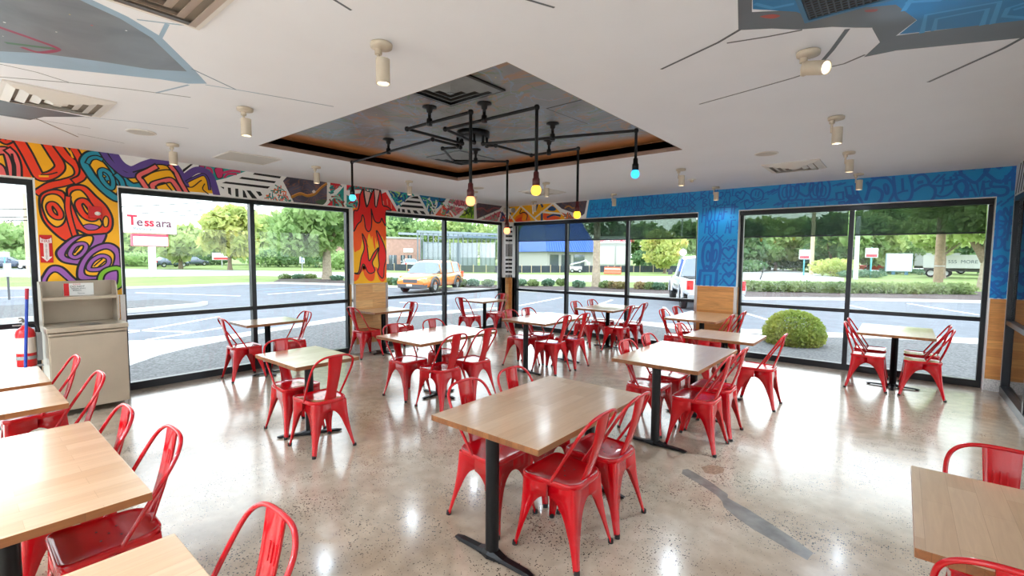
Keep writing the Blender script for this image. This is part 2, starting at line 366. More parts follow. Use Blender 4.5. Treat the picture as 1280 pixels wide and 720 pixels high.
# ---------------------------------------------------------------- windows
def window(idx, a0, a1, mulls, F, sign, shades=False, rail=.905):
    """F(u, d, z): u along wall, d depth outwards from the wall face"""
    h = holder('window_%d' % idx)
    def bx(mb, u0, u1, d0, d1, z0, z1, mi=0):
        c = [F(u, d, z) for u in (u0, u1) for d in (d0, d1) for z in (z0, z1)]
        mb.box(min(q[0] for q in c), max(q[0] for q in c), min(q[1] for q in c), max(q[1] for q in c), z0, z1, mi)
    D0, D1, w = .11, .19, .05
    fr = MB()
    bx(fr, a0, a0+w, D0, D1, 0, HH); bx(fr, a1-w, a1, D0, D1, 0, HH)
    bx(fr, a0+w, a1-w, D0, D1, HH-.06, HH); bx(fr, a0+w, a1-w, D0-.012, D1, 0, .095)
    ed = [a0+w]
    for m in mulls:
        bx(fr, m-.03, m+.03, D0-.01, D1, .095, HH-.06); ed += [m-.03, m+.03]
    ed.append(a1-w)
    for i in range(0, len(ed), 2): bx(fr, ed[i], ed[i+1], D0+.004, D1, rail-.028, rail+.028)
    fr.build('window_frame', M['frame'], h)
    for i in range(0, len(ed), 2):
        for z0, z1 in ((.095, rail-.028), (rail+.028, HH-.06)):
            g = MB(); bx(g, ed[i], ed[i+1], .150, .156, z0, z1); g.build('pane', M['glass'], h)
        if shades:
            s = MB(); bx(s, ed[i]+.012, ed[i+1]-.012, .128, .1288, 2.045, HH-.06); bx(s, ed[i]+.012, ed[i+1]-.012, .122, .136, 2.03, 2.05, 1)
            s.build('roller_shade', [M['shade'], M['frame']], h)
    if shades:
        s = MB(); bx(s, a0+.01, a1-.01, .03, .108, HH-.075, HH-.002); o = s.build('shade_cassette', M['frame'], h, bevel=.008)
    return h
FL = lambda u, d, z: (-d, u, z)
FR = lambda u, d, z: (u, d, z)
FS = lambda u, d, z: (XW+d-.108, u, z)
window(1, *WL[0], [-9.45], FL, 1)
window(2, *WL[1], [-5.655], FL, 1)
window(3, *WL[2], [-1.9], FL, 1)
window(4, *WR[0], [1.54, 2.97], FR, 1, True)
window(5, *WR[1], [6.57], FR, 1, True)
window(6, *WS[0], [-1.5, -3.0, -4.5], FS, 1)

# ---------------------------------------------------------------- wainscot, corner guards, base
def wainscot(n, F, a0, a1, m, ret=True):
    tr = holder('trim_%d' % n)
    def bx(mb, u0, u1, d0, d1, z0, z1, mi=0):
        c = [F(u, d, z) for u in (u0, u1) for d in (d0, d1) for z in (z0, z1)]
        mb.box(min(q[0] for q in c), max(q[0] for q in c), min(q[1] for q in c), max(q[1] for q in c), z0, z1, mi)
    e0 = .012 if ret else 0
    p_ = MB(); bx(p_, a0-e0, a1+e0, -.012, .108, .155, 1.19); p_.build('wood_panel', m, tr)
    p_ = MB(); bx(p_, a0-e0-.003, a1+e0+.003, -.016, .105, 0, .154); p_.build('speckled_base', M['vinylbase'], tr)
    if ret:
        for u, s in ((a0-.012, 1), (a1+.012, -1)):
            g = MB(); u0, u1 = sorted((u-.0025*s, u+.045*s)); bx(g, u0, u1, -.0145, -.012, .155, 1.2)
            v0, v1 = sorted((u-.0025*s, u)); bx(g, v0, v1, -.012, .035, .155, 1.2); g.build('corner_guard', M['steelguard'], tr)
wainscot(1, FL, -7.883, -7.18, M['wainsL'])
wainscot(2, FL, -4.10, -3.43, M['wainsL'])
wainscot(3, FL, -.115, -.0, M['wainsL'], False)
wainscot(4, FR, .013, .115, M['wains'], False)
wainscot(5, FR, 4.36, 5.035, M['wains'])
wainscot(6, FR, 8.07, XW-.001, M['wains'], False)

# ---------------------------------------------------------------- wall and ceiling paintings (thin coats of paint on the plaster)
PAINT = {}
def paint(rgb):
    if isinstance(rgb, str): return M[rgb]
    if rgb not in PAINT: PAINT[rgb] = mat('paint_%d_%d_%d' % rgb, rgb, .45, var=.04, vscale=6)
    return PAINT[rgb]
class Mural:
    def __init__(s, F, rects=None): s.F = F; s.b = MB(); s.k = 1; s.mats = []; s.mi = {}; s.rects = rects
    def emit(s, P, c):
        """lay one patch of paint, kept to the plastered parts of the wall"""
        d = s.k*.00002+.0003
        if not s.rects: s.b.add([s.F(u, v, d) for u, v in P], [list(range(len(P)))], s.m(c)); return
        for x0, x1, y0, y1 in s.rects:
            Q = list(P)
            for ax, val, sg in ((0, x0, 1), (0, x1, -1), (1, y0, 1), (1, y1, -1)):
                R = []
                for i in range(len(Q)):
                    a, b = Q[i-1], Q[i]; da, db = (a[ax]-val)*sg, (b[ax]-val)*sg
                    if (da >= 0) != (db >= 0):
                        t = da/(da-db); R.append((a[0]+(b[0]-a[0])*t, a[1]+(b[1]-a[1])*t))
                    if db >= 0: R.append(b)
                Q = R
                if len(Q) < 3: break
            if len(Q) >= 3: s.b.add([s.F(u, v, d) for u, v in Q], [list(range(len(Q)))], s.m(c))
    def m(s, c):
        q = paint(c)
        if q.name not in s.mi: s.mi[q.name] = len(s.mats); s.mats.append(q)
        return s.mi[q.name]
    def poly(s, c, pts):
        n = len(pts); a = sum(pts[i][0]*pts[(i+1) % n][1]-pts[(i+1) % n][0]*pts[i][1] for i in range(n))
        if a < 0: pts = pts[::-1]
        s.emit([(q[0], q[1]) for q in pts], c); s.k += 1
    def blob(s, c, pts, line=None, lc=(14, 12, 14), k=5):
        P = [(q.x, q.y) for q in smooth_path([(u, v, 0) for u, v in pts], k, True)]
        s.poly(c, P)
        if line: s.rib(lc, P, line, closed=True, k=0)
    def rib(s, c, pts, w, closed=False, k=5):
        P = [Vector((u, v)) for u, v in pts]
        if k: P = [Vector((q.x, q.y)) for q in smooth_path([(u, v, 0) for u, v in pts], k, closed)]
        n = len(P); L_, R_ = [], []
        for i in range(n):
            a = P[(i-1) % n] if (closed or i > 0) else P[i]; b = P[(i+1) % n] if (closed or i < n-1) else P[i]
            d = (b-a); d = d.normalized() if d.length > 1e-9 else Vector((1, 0)); nn = Vector((-d.y, d.x))*(w/2)
            e = d*(w*.4) if not closed and i == n-1 else (d*(-w*.4) if not closed and i == 0 else Vector((0, 0)))
            L_.append(P[i]+nn+e); R_.append(P[i]-nn+e)
        for i in range(n if closed else n-1):
            j = (i+1) % n; s.emit([(R_[i].x, R_[i].y), (R_[j].x, R_[j].y), (L_[j].x, L_[j].y), (L_[i].x, L_[i].y)], c)
        s.k += 1
    def band(s, c, pts, w, line=.018, closed=False, lc=(14, 12, 14), k=5):
        s.rib(lc, pts, w+2*line, closed, k); s.rib(c, pts, w, closed, k)
    def ring(s, c, pts, w, line=.018, fill=None):
        if fill: s.blob(fill, pts)
        s.band(c, pts, w, line, True)
    def build(s, name, parent, label):
        o = s.b.build(name, s.mats, parent); o['label'] = label; return o
HB = HH+.012
RECL = [(-13.4, -.001, HB, HC-.001), (-7.875, -7.19, 1.195, HB), (-4.094, -3.436, 1.195, HB)]
RECR = [(.001, XW-.001, HB, HC-.001), (4.366, 5.029, 1.195, HB), (8.061, XW-.001, 1.195, HB)]
PL = lambda u, v, d: (d, u, v)
PR = lambda u, v, d: (u, -d, v)
PCE = lambda u, v, d: (u, v, HC-d)
PCO = lambda u, v, d: (u, v, CZ-d)
YEL, RED, TEAL, PUR, SAL, MAG, BLK, LIL, GRN = (246, 178, 8), (238, 58, 18), (28, 142, 168), (90, 64, 140), (238, 104, 104), (196, 40, 96), (16, 14, 16), (158, 92, 172), (128, 190, 40)

# --- yellow loops over the waste station
g = Mural(PL, RECL)
g.poly(YEL, [(-11.2, HC), (-11.2, 1.2), (-7.19, 1.2), (-7.19, HB)] + [(-6.143,2.503),(-6.190,2.661),(-6.282,2.755),(-6.384,2.717),(-6.479,2.592),(-6.521,2.572),(-6.550,2.710),(-6.648,2.806),(-6.777,2.817),(-6.917,2.750),(-7.029,2.682),(-7.100,2.694),(-7.156,2.758),(-7.199,2.824)] + [(-7.28, HC)])
for j in range(4):
    y = -8.9-.55*j
    g.ring(RED if j % 2 else SAL, [(y, 2.62), (y+.18, 2.76), (y+.38, 2.72), (y+.42, 2.58), (y+.2, 2.52)], .07)
g.poly(RED, [(-8.056,2.855),(-7.980,2.862),(-7.951,2.788),(-7.929,2.662),(-7.905,2.574),(-7.899,2.494),(-8.072,2.480),(-8.080,2.714)])
g.band(SAL, [(-8.149,2.721),(-8.079,2.739),(-8.054,2.706),(-8.038,2.606),(-8.029,2.492)], .06)
g.band(SAL, [(-8.048,2.742),(-8.022,2.705),(-8.000,2.612),(-8.000,2.499)], .045)
g.band(SAL, [(-8.147,2.577),(-8.122,2.556),(-8.107,2.488)], .05)
g.rib(BLK, [(-8.031,2.709),(-8.025,2.647),(-8.016,2.597),(-8.017,2.494)], .02)
g.band(BLK, [(-8.109,2.841),(-8.057,2.819),(-8.021,2.845)], .03, 0)
g.band(RED, [(-8.092,2.841),(-8.070,2.827),(-8.043,2.847)], .03)
g.band(RED, [(-7.971,2.855),(-7.921,2.734),(-7.876,2.602),(-7.837,2.511),(-7.770,2.520),(-7.704,2.574),(-7.671,2.649),(-7.720,2.769),(-7.756,2.849)], .07)
g.rib(YEL, [(-7.834,2.512),(-7.774,2.518)], .02); g.rib(BLK, [(-7.822,2.531),(-7.764,2.539),(-7.699,2.570)], .014)
g.band(RED, [(-7.668,2.841),(-7.611,2.746),(-7.538,2.669),(-7.518,2.582),(-7.554,2.518),(-7.658,2.461),(-7.759,2.419),(-7.847,2.338)], .06)
g.band(RED, [(-7.551,2.848),(-7.511,2.756),(-7.478,2.636),(-7.496,2.547),(-7.550,2.499)], .05)
g.blob(YEL, [(-7.582,2.840),(-7.564,2.788),(-7.555,2.749),(-7.575,2.759)])
# twin red loops
g.blob(RED, [(-7.850,2.235),(-7.828,2.323),(-7.745,2.379),(-7.666,2.373),(-7.628,2.322),(-7.623,2.406),(-7.557,2.451),(-7.468,2.446),(-7.383,2.347),(-7.295,2.241),(-7.246,2.105),(-7.262,1.969),(-7.347,1.903),(-7.470,1.900),(-7.561,1.950),(-7.552,1.883),(-7.599,1.832),(-7.673,1.830),(-7.772,1.940),(-7.836,2.066)], .022)
g.blob(YEL, [(-7.830,2.216),(-7.801,2.304),(-7.731,2.333),(-7.670,2.291),(-7.642,2.167),(-7.661,2.034),(-7.723,1.975),(-7.784,2.026),(-7.818,2.121)], .018)
g.ring(RED, [(-7.777,2.188),(-7.760,2.222),(-7.729,2.214),(-7.692,2.141),(-7.694,2.086),(-7.729,2.084),(-7.764,2.125)], .035, .016, YEL)
g.blob(YEL, [(-7.603,2.324),(-7.576,2.382),(-7.517,2.400),(-7.469,2.349),(-7.421,2.241),(-7.374,2.120),(-7.342,2.030),(-7.398,1.967),(-7.484,1.972),(-7.539,2.063),(-7.583,2.216)], .018)
g.ring(RED, [(-7.538,2.231),(-7.514,2.278),(-7.472,2.270),(-7.424,2.184),(-7.396,2.107),(-7.445,2.087),(-7.503,2.133)], .045, .018, YEL)
g.blob(LIL, [(-7.508,1.998),(-7.447,2.024),(-7.370,2.001),(-7.398,1.962),(-7.467,1.955)], .012)
g.blob(YEL, [(-7.332,2.076),(-7.306,2.124),(-7.283,2.091),(-7.293,2.009),(-7.326,2.003)], .014)
g.band(RED, [(-7.621,2.301),(-7.628,2.190),(-7.614,2.059),(-7.594,1.949),(-7.580,1.882)], .035, .014)
# teal eye
g.ring(TEAL, [(-7.464,2.680),(-7.470,2.732),(-7.433,2.794),(-7.372,2.823),(-7.313,2.809),(-7.254,2.747),(-7.201,2.654),(-7.165,2.536),(-7.133,2.466),(-7.173,2.345),(-7.235,2.360),(-7.321,2.445),(-7.399,2.549),(-7.439,2.628)], .06, .02, YEL)
g.band(TEAL, [(-7.436,2.719),(-7.412,2.765),(-7.363,2.787),(-7.320,2.773)], .03, .014)
g.ring(TEAL, [(-7.336,2.628),(-7.302,2.654),(-7.248,2.612),(-7.223,2.528),(-7.237,2.454),(-7.276,2.472),(-7.323,2.545)], .035, .014, TEAL)
g.blob(YEL, [(-7.310,2.596),(-7.288,2.585),(-7.292,2.570),(-7.314,2.577)], .012); g.blob(YEL, [(-7.271,2.537),(-7.254,2.525),(-7.261,2.502),(-7.274,2.511)], .012)
# lilac loops
g.blob(LIL, [(-7.743,1.690),(-7.691,1.779),(-7.580,1.882),(-7.452,1.901),(-7.356,1.914),(-7.308,1.911),(-7.351,1.798),(-7.442,1.716),(-7.492,1.567),(-7.618,1.568),(-7.706,1.602)], .022)
g.blob(YEL, [(-7.671,1.669),(-7.617,1.781),(-7.522,1.873),(-7.436,1.888),(-7.439,1.808),(-7.531,1.658),(-7.615,1.631)], .018)
g.ring(LIL, [(-7.630,1.680),(-7.585,1.775),(-7.516,1.799),(-7.492,1.761),(-7.530,1.681),(-7.590,1.640)], .03, .015, YEL)
g.rib(BLK, [(-7.593,1.692),(-7.543,1.771)], .014); g.rib(BLK, [(-7.572,1.681),(-7.519,1.738)], .014)
g.blob(LIL, [(-7.580,1.478),(-7.541,1.613),(-7.441,1.750),(-7.315,1.811),(-7.225,1.778),(-7.192,1.684),(-7.204,1.374),(-7.278,1.377),(-7.403,1.386),(-7.558,1.387)], .022)
g.blob(YEL, [(-7.513,1.454),(-7.500,1.567),(-7.426,1.682),(-7.318,1.741),(-7.247,1.683),(-7.261,1.565),(-7.310,1.472),(-7.419,1.428)], .018)
g.ring(LIL, [(-7.477,1.510),(-7.447,1.601),(-7.366,1.659),(-7.304,1.636),(-7.307,1.566),(-7.381,1.508)], .032, .015, YEL)
g.rib(BLK, [(-7.432,1.544),(-7.358,1.624)], .014); g.rib(BLK, [(-7.397,1.532),(-7.332,1.601)], .014)
g.blob(LIL, [(-7.866,1.365),(-7.847,1.462),(-7.788,1.548),(-7.701,1.536),(-7.623,1.434),(-7.577,1.353),(-7.711,1.303)], .022)
g.blob(YEL, [(-7.828,1.352),(-7.809,1.439),(-7.759,1.482),(-7.705,1.436),(-7.644,1.333),(-7.744,1.282)], .016)
g.ring(GRN, [(-7.378,1.346),(-7.365,1.450),(-7.291,1.507),(-7.199,1.498),(-7.206,1.327),(-7.281,1.283)], .04, .018, LIL)
# purple crest above the sign window with coral scrolls
g.band(TEAL, [(-7.261,2.846),(-7.214,2.761),(-7.167,2.652),(-7.112,2.557),(-7.043,2.503),(-6.982,2.514)], .05)
g.band(TEAL, [(-7.186,2.606),(-7.147,2.553),(-7.132,2.484)], .04)
g.band(PUR, [(-7.300,2.854),(-7.253,2.769),(-7.188,2.692),(-7.109,2.628),(-7.026,2.635),(-6.965,2.658)], .055, .014)
g.rib(PUR, [(-7.198,2.835),(-7.156,2.758),(-7.099,2.708),(-7.029,2.697),(-6.917,2.773),(-6.783,2.834),(-6.660,2.835),(-6.582,2.769),(-6.531,2.673),(-6.500,2.574)], .085)
g.rib(PUR, [(-6.533,2.634),(-6.476,2.697),(-6.382,2.778),(-6.296,2.791),(-6.210,2.732),(-6.169,2.613),(-6.143,2.503)], .085)
g.rib(BLK, [(-7.030,2.667),(-6.925,2.719),(-6.784,2.793),(-6.675,2.786),(-6.611,2.710),(-6.574,2.613)], .016)
g.band(SAL, [(-6.914,2.502),(-6.949,2.566),(-6.977,2.629),(-6.882,2.703),(-6.811,2.758)], .045)
g.band(SAL, [(-6.648,2.790),(-6.591,2.705),(-6.554,2.615),(-6.496,2.498)], .04)
g.band(SAL, [(-6.839,2.500),(-6.844,2.541),(-6.747,2.591),(-6.654,2.621),(-6.603,2.562),(-6.565,2.490)], .045)
g.rib(BLK, [(-6.947,2.603),(-6.832,2.694),(-6.689,2.745),(-6.624,2.724),(-6.612,2.670)], .016)
g.rib(BLK, [(-6.821,2.490),(-6.793,2.547),(-6.721,2.579),(-6.683,2.537),(-6.645,2.486)], .016)
g.rib(BLK, [(-6.494,2.567),(-6.424,2.559),(-6.337,2.642),(-6.315,2.658)], .014)
g.band(PUR, [(-6.478,2.625),(-6.392,2.684),(-6.290,2.738),(-6.241,2.679),(-6.223,2.558)], .02, .01)
g.rib(BLK, [(-6.280,2.617),(-6.304,2.548),(-6.240,2.490)], .014)
g.build('loop_mural', wl, 'yellow mural of red, teal and lilac loops with black outlines')

# --- white band with triangles, left wall
t = Mural(PL, RECL)
TQ, BLU2, ORG = (24, 150, 142), (22, 94, 160), (240, 110, 24)
t.poly(BLK, [(-6.521,2.770),(-6.429,2.855),(-6.400,2.859),(-6.523,2.727)])
t.poly(TQ, [(-6.344,2.855),(-5.755,2.859),(-6.029,2.723),(-6.145,2.680),(-6.202,2.750),(-6.274,2.805)])
for q in ([(-6.155,2.831),(-6.109,2.857),(-6.056,2.845),(-6.059,2.744),(-6.114,2.712),(-6.142,2.766)], [(-6.330,2.851),(-6.272,2.849),(-6.288,2.811),(-6.324,2.814)]): t.blob(MAG, q, .01)
for q in ([(-6.050,2.796),(-5.940,2.836),(-5.845,2.838)], [(-6.036,2.739),(-5.989,2.787),(-5.894,2.800)], [(-6.244,2.834),(-6.200,2.824),(-6.186,2.777)]): t.rib(MAG, q, .03)
for q in ([(-5.648,2.851),(-5.271,2.849),(-5.293,2.817),(-5.668,2.824)], [(-5.817,2.771),(-5.349,2.768),(-5.375,2.737),(-5.854,2.742)], [(-6.023,2.681),(-5.435,2.683),(-5.472,2.648),(-6.070,2.655)]):
    t.poly(BLK, q)
for q in ([(-6.094,2.606),(-6.048,2.603),(-6.049,2.574)], [(-6.002,2.603),(-5.963,2.604),(-5.958,2.499),(-5.997,2.524)], [(-5.908,2.600),(-5.868,2.601),(-5.866,2.489),(-5.906,2.490)], [(-5.811,2.594),(-5.787,2.579),(-5.749,2.482),(-5.810,2.483)], [(-5.762,2.592),(-5.708,2.593),(-5.618,2.488),(-5.687,2.484)], [(-5.637,2.592),(-5.576,2.592),(-5.548,2.545),(-5.588,2.526)]): t.poly(BLK, q)
A, B_, C_ = [(-5.301,2.737),(-5.530,2.489),(-5.130,2.486)]
random.seed(3)
for i in range(60):
    a, b = random.random(), random.random()
    if a+b > 1: a, b = 1-a, 1-b
    p = (A[0]+(B_[0]-A[0])*a+(C_[0]-A[0])*b, A[1]+(B_[1]-A[1])*a+(C_[1]-A[1])*b); r = .016+.012*random.random(); th = random.random()*3
    t.rib(random.choice([TQ, ORG, (226, 120, 110), (34, 120, 110)]), [(p[0]-r*math.cos(th), p[1]-r*math.sin(th)), (p[0]+r*math.cos(th), p[1]+r*math.sin(th))], .016, k=0)
t.poly('galaxydark', [(-5.187,2.856),(-4.548,2.852),(-4.554,2.569),(-4.630,2.483),(-5.092,2.486),(-5.248,2.786)])
t.rib((176, 116, 34), [(-5.119,2.559),(-4.992,2.623),(-4.874,2.602),(-4.752,2.648),(-4.646,2.758),(-4.560,2.827)], .035)
t.rib((222, 150, 80), [(-5.119,2.581),(-4.992,2.642),(-4.874,2.622),(-4.751,2.673),(-4.645,2.777),(-4.559,2.837)], .012)
t.blob((64, 92, 66), [(-4.754,2.521),(-4.650,2.570),(-4.561,2.563),(-4.630,2.489)])
t.blob((232, 222, 214), [(-4.802,2.676),(-4.771,2.706),(-4.741,2.682),(-4.772,2.656)])
def splotch(mur, base, tri, cols, n, w, seed):
    mur.poly(base, tri); random.seed(seed); k = len(tri); c = (sum(q[0] for q in tri)/k, sum(q[1] for q in tri)/k)
    for i in range(n):
        j = random.randrange(k); a = tri[j]; b = tri[(j+1) % k]; u, v = sorted((random.random(), random.random()))
        f = [u, v-u, 1-v]; p = [f[0]*a[m]+f[1]*b[m]+f[2]*c[m] for m in (0, 1)]
        r = w*(1+random.random()); th = random.random()*PI; s_ = .78
        p = [c[m]+(p[m]-c[m])*s_ for m in (0, 1)]
        mur.rib(random.choice(cols), [(p[0]-r*math.cos(th), p[1]-r*math.sin(th)), (p[0]+w*.4*math.sin(th), p[1]-w*.4*math.cos(th)), (p[0]+r*math.cos(th), p[1]+r*math.sin(th))], w*.62, k=3)
REDD = (206, 24, 40)
splotch(t, TQ, [(-4.490,2.851),(-4.308,2.851),(-4.494,2.661)], [REDD, (90, 190, 176), (14, 110, 110)], 9, .035, 1); t.poly(REDD, [(-4.490,2.853),(-4.306,2.852),(-4.331,2.820),(-4.491,2.817)])
splotch(t, TQ, [(-4.252,2.821),(-4.258,2.485),(-4.556,2.486)], [(150, 200, 180), (14, 110, 110), REDD, (110, 60, 40)], 16, .04, 2); t.poly(REDD, [(-4.556,2.486),(-4.459,2.484),(-4.457,2.579)])
splotch(t, REDD, [(-4.201,2.856),(-3.826,2.854),(-3.702,2.851),(-3.752,2.828),(-4.203,2.765)], [TQ, (20, 120, 120)], 10, .04, 3)
splotch(t, TQ, [(-4.204,2.691),(-4.094,2.649),(-3.988,2.592),(-4.027,2.441),(-4.208,2.479)], [(120, 190, 170), REDD, (14, 110, 110)], 12, .04, 4)
t.poly((232, 30, 30), [(-4.046,2.722),(-3.523,2.821),(-3.528,2.458),(-4.027,2.431),(-3.988,2.592)])
t.poly((232, 30, 30), [(-3.431,2.820),(-3.191,2.495),(-3.554,2.489),(-3.550,2.764)])
for q in ([(-3.406,2.690),(-3.394,2.602)], [(-3.326,2.653),(-3.308,2.542)], [(-3.486,2.649),(-3.474,2.551)]): t.rib((240, 130, 110), q, .02, k=0)
t.poly((84, 76, 76), [(-3.811,2.873),(-3.561,2.887),(-3.606,2.819),(-3.677,2.837),(-3.732,2.826)])
splotch(t, BLU2, [(-3.383,2.852),(-2.806,2.855),(-3.195,2.588)], [(40, 170, 160), (180, 210, 120), (20, 60, 120)], 18, .045, 5)
for q in ([(-2.807,2.804),(-2.711,2.818),(-2.672,2.770),(-2.889,2.768)], [(-2.954,2.720),(-2.651,2.725),(-2.621,2.687),(-3.034,2.675)], [(-3.063,2.631),(-2.591,2.642),(-2.554,2.597),(-3.137,2.584)], [(-3.084,2.547),(-3.019,2.548),(-3.008,2.475),(-3.076,2.479)], [(-2.961,2.548),(-2.897,2.546),(-2.863,2.476),(-2.942,2.475)], [(-2.833,2.544),(-2.743,2.546),(-2.674,2.476),(-2.774,2.473)], [(-2.674,2.547),(-2.567,2.546),(-2.493,2.470),(-2.592,2.472)], [(-3.165,2.554),(-3.126,2.553),(-3.121,2.489),(-3.177,2.494)]): t.poly(BLK, q)
splotch(t, (14, 112, 160), [(-2.672,2.846),(-1.975,2.845),(-2.050,2.776),(-2.346,2.509),(-2.448,2.541)], [(236, 236, 226), (28, 30, 40), (240, 236, 228), (90, 180, 120), (30, 100, 170)], 34, .045, 6)
splotch(t, (226, 96, 66), [(-2.050,2.721),(-1.914,2.637),(-1.782,2.489),(-2.282,2.485)], [(90, 180, 130), (26, 90, 150), (240, 200, 190), (220, 70, 50)], 16, .045, 7)
splotch(t, (196, 92, 108), [(-1.879,2.842),(-1.225,2.839),(-1.406,2.725),(-1.931,2.772)], [(120, 160, 130), (226, 130, 140), (150, 60, 80)], 16, .04, 8)
splotch(t, (206, 110, 120), [(-1.975,2.717),(-1.465,2.684),(-1.733,2.510)], [(130, 170, 140), (226, 130, 140), (170, 70, 90)], 16, .04, 9)
splotch(t, (140, 190, 50), [(-1.179,2.798),(-1.178,2.482),(-1.633,2.489),(-1.395,2.666)], [(30, 50, 20), (60, 110, 30), (190, 210, 70)], 16, .045, 10)
t.poly('galaxydark', [(-1.109,2.841),(-0.247,2.843),(-0.347,2.758),(-1.089,2.493)])
t.rib((150, 80, 90), [(-1.089,2.703),(-0.911,2.745),(-0.748,2.689),(-0.540,2.776),(-0.347,2.777)], .03)
splotch(t, (204, 96, 112), [(-0.281,2.734),(-0.418,2.480),(-0.950,2.486)], [(130, 170, 150), (226, 130, 140), (170, 60, 80)], 16, .04, 11)
splotch(t, (70, 90, 150), [(-0.246,2.728),(-0.147,2.635),(-0.119,2.475),(-0.340,2.479)], [REDD, (230, 120, 90), (40, 60, 110)], 8, .04, 12)
t.build('triangle_mural', wl, 'white band of striped, galaxy and graffiti triangles')

# --- flames
f = Mural(PL, RECL); f.k = 460
OR, FR_ = (244, 84, 10), (232, 22, 16)
FY0, FY1 = -4.094, -3.436
f.poly(YEL, [(FY0, 1.2), (FY1, 1.2), (FY1, HH+.01), (FY0, HH+.01)])
f.blob(OR, [(FY0, HH-.02)] + [(-4.087,1.803),(-4.028,1.764),(-3.962,1.805),(-3.936,1.912),(-3.909,2.046),(-3.850,1.914),(-3.814,1.834),(-3.771,1.849),(-3.730,2.026),(-3.710,1.918),(-3.677,1.796),(-3.638,1.810),(-3.623,1.948),(-3.592,1.866),(-3.532,2.028),(-3.460,1.966)] + [(FY1, HH-.02)], None)
f.poly(OR, [(FY0, HH-.05), (FY0, 2.1), (FY1, 2.1), (FY1, HH-.05)])
f.blob(OR, [(-4.091,1.248),(-3.997,1.311),(-3.942,1.524),(-3.896,1.349),(-3.799,1.243),(-3.704,1.261),(-3.663,1.425),(-3.591,1.258),(-3.503,1.221),(-3.435,1.337),(-3.432,1.590),(-3.541,1.367),(-3.653,1.480),(-3.826,1.483),(-3.981,1.378),(-4.082,1.380)], None)
f.blob(YEL, [(-3.792,2.064),(-3.750,1.971),(-3.721,1.782),(-3.761,1.672),(-3.790,1.808),(-3.826,1.915)], None)
f.blob(YEL, [(-3.667,2.001),(-3.631,1.865),(-3.593,1.811),(-3.634,1.673),(-3.597,1.521),(-3.652,1.494),(-3.705,1.618),(-3.664,1.782)], None)
f.blob(FR_, [(-4.082,2.415),(-4.011,2.447),(-3.970,2.545),(-3.959,2.703),(-3.891,2.821),(-3.880,2.711),(-3.840,2.535),(-3.810,2.545),(-3.761,2.670),(-3.687,2.833),(-3.670,2.706),(-3.665,2.571),(-3.634,2.541),(-3.600,2.658),(-3.553,2.843),(-3.516,2.666),(-3.492,2.575),(-3.409,2.560),(-3.320,2.501),(-3.434,2.475),(-3.444,2.231),(-3.495,2.289),(-3.527,2.347),(-3.554,2.285),(-3.609,2.260),(-3.673,2.294),(-3.712,2.392),(-3.742,2.500),(-3.732,2.323),(-3.747,2.160),(-3.801,2.101),(-3.859,2.160),(-3.881,2.313),(-3.916,2.380),(-3.942,2.278),(-4.012,2.213),(-4.094,2.096)], .022)
f.blob(FR_, [(-4.088,1.386),(-4.004,1.405),(-3.952,1.645),(-3.889,1.806),(-3.916,1.992),(-3.921,2.059),(-3.850,1.928),(-3.822,1.767),(-3.793,1.591),(-3.703,1.727),(-3.599,1.825),(-3.666,1.678),(-3.731,1.558),(-3.682,1.420),(-3.759,1.373),(-3.827,1.401),(-3.911,1.538),(-3.987,1.378)], .022)
f.blob(FR_, [(-3.643,2.125),(-3.545,2.000),(-3.462,1.813),(-3.438,1.646),(-3.486,1.478),(-3.502,1.305),(-3.555,1.295),(-3.625,1.403),(-3.591,1.507),(-3.608,1.701),(-3.586,1.866)], .022)
for q in ([(-3.873,2.791),(-3.806,2.788),(-3.750,2.773),(-3.777,2.655),(-3.816,2.550),(-3.845,2.609)], [(-3.674,2.835),(-3.617,2.836),(-3.566,2.825),(-3.607,2.663),(-3.631,2.553),(-3.656,2.561),(-3.663,2.706)]): f.blob((236, 190, 178), q, .014)
f.build('flame_mural', wl, 'red, orange and yellow flames on the pillar')

# --- back wall: orange graffiti triangles, galaxy, zebra strip and blue graffiti
o_ = Mural(PR, RECR)
o_.poly(YEL, [(.012, HC-.01), (.012, HH+.012)] + [(1.587,2.491),(1.274,2.847)])
o_.blob(ORG, [(0.207,2.595),(0.373,2.673),(0.526,2.693),(0.628,2.547),(0.593,2.487),(0.227,2.485)], None); o_.blob((236, 60, 24), [(0.226,2.537),(0.411,2.600),(0.491,2.553),(0.448,2.493),(0.245,2.490)], None)
o_.blob((246, 150, 14), [(0.446,2.669),(0.527,2.608),(0.502,2.519),(0.393,2.524)], None)
o_.rib(BLK, [(0.372,2.773),(0.329,2.675),(0.446,2.697),(0.548,2.636),(0.528,2.523)], .025)
o_.rib((24, 60, 110), [(0.835,2.857),(0.784,2.721)], .05, k=0); o_.rib((24, 60, 110), [(0.938,2.850),(0.973,2.793)], .05, k=0)
o_.blob((240, 84, 24), [(1.010,2.640),(1.179,2.604),(1.459,2.523),(1.313,2.489),(1.029,2.502)], None); o_.rib((24, 60, 110), [(1.112,2.553),(1.278,2.599),(1.442,2.569)], .045)
o_.rib((24, 60, 110), [(0.955,2.643),(0.957,2.499)], .06, k=0); o_.blob((24, 70, 120), [(1.110,2.717),(1.226,2.791),(1.342,2.717),(1.260,2.681)], None)
o_.poly((22, 66, 124), [(-0.019,2.851),(0.073,2.799),(0.067,2.602),(-0.018,2.693)])
o_.blob((236, 90, 30), [(-0.001,2.561),(0.056,2.588),(0.121,2.495),(-0.001,2.500)], None)
WH = (232, 228, 222)
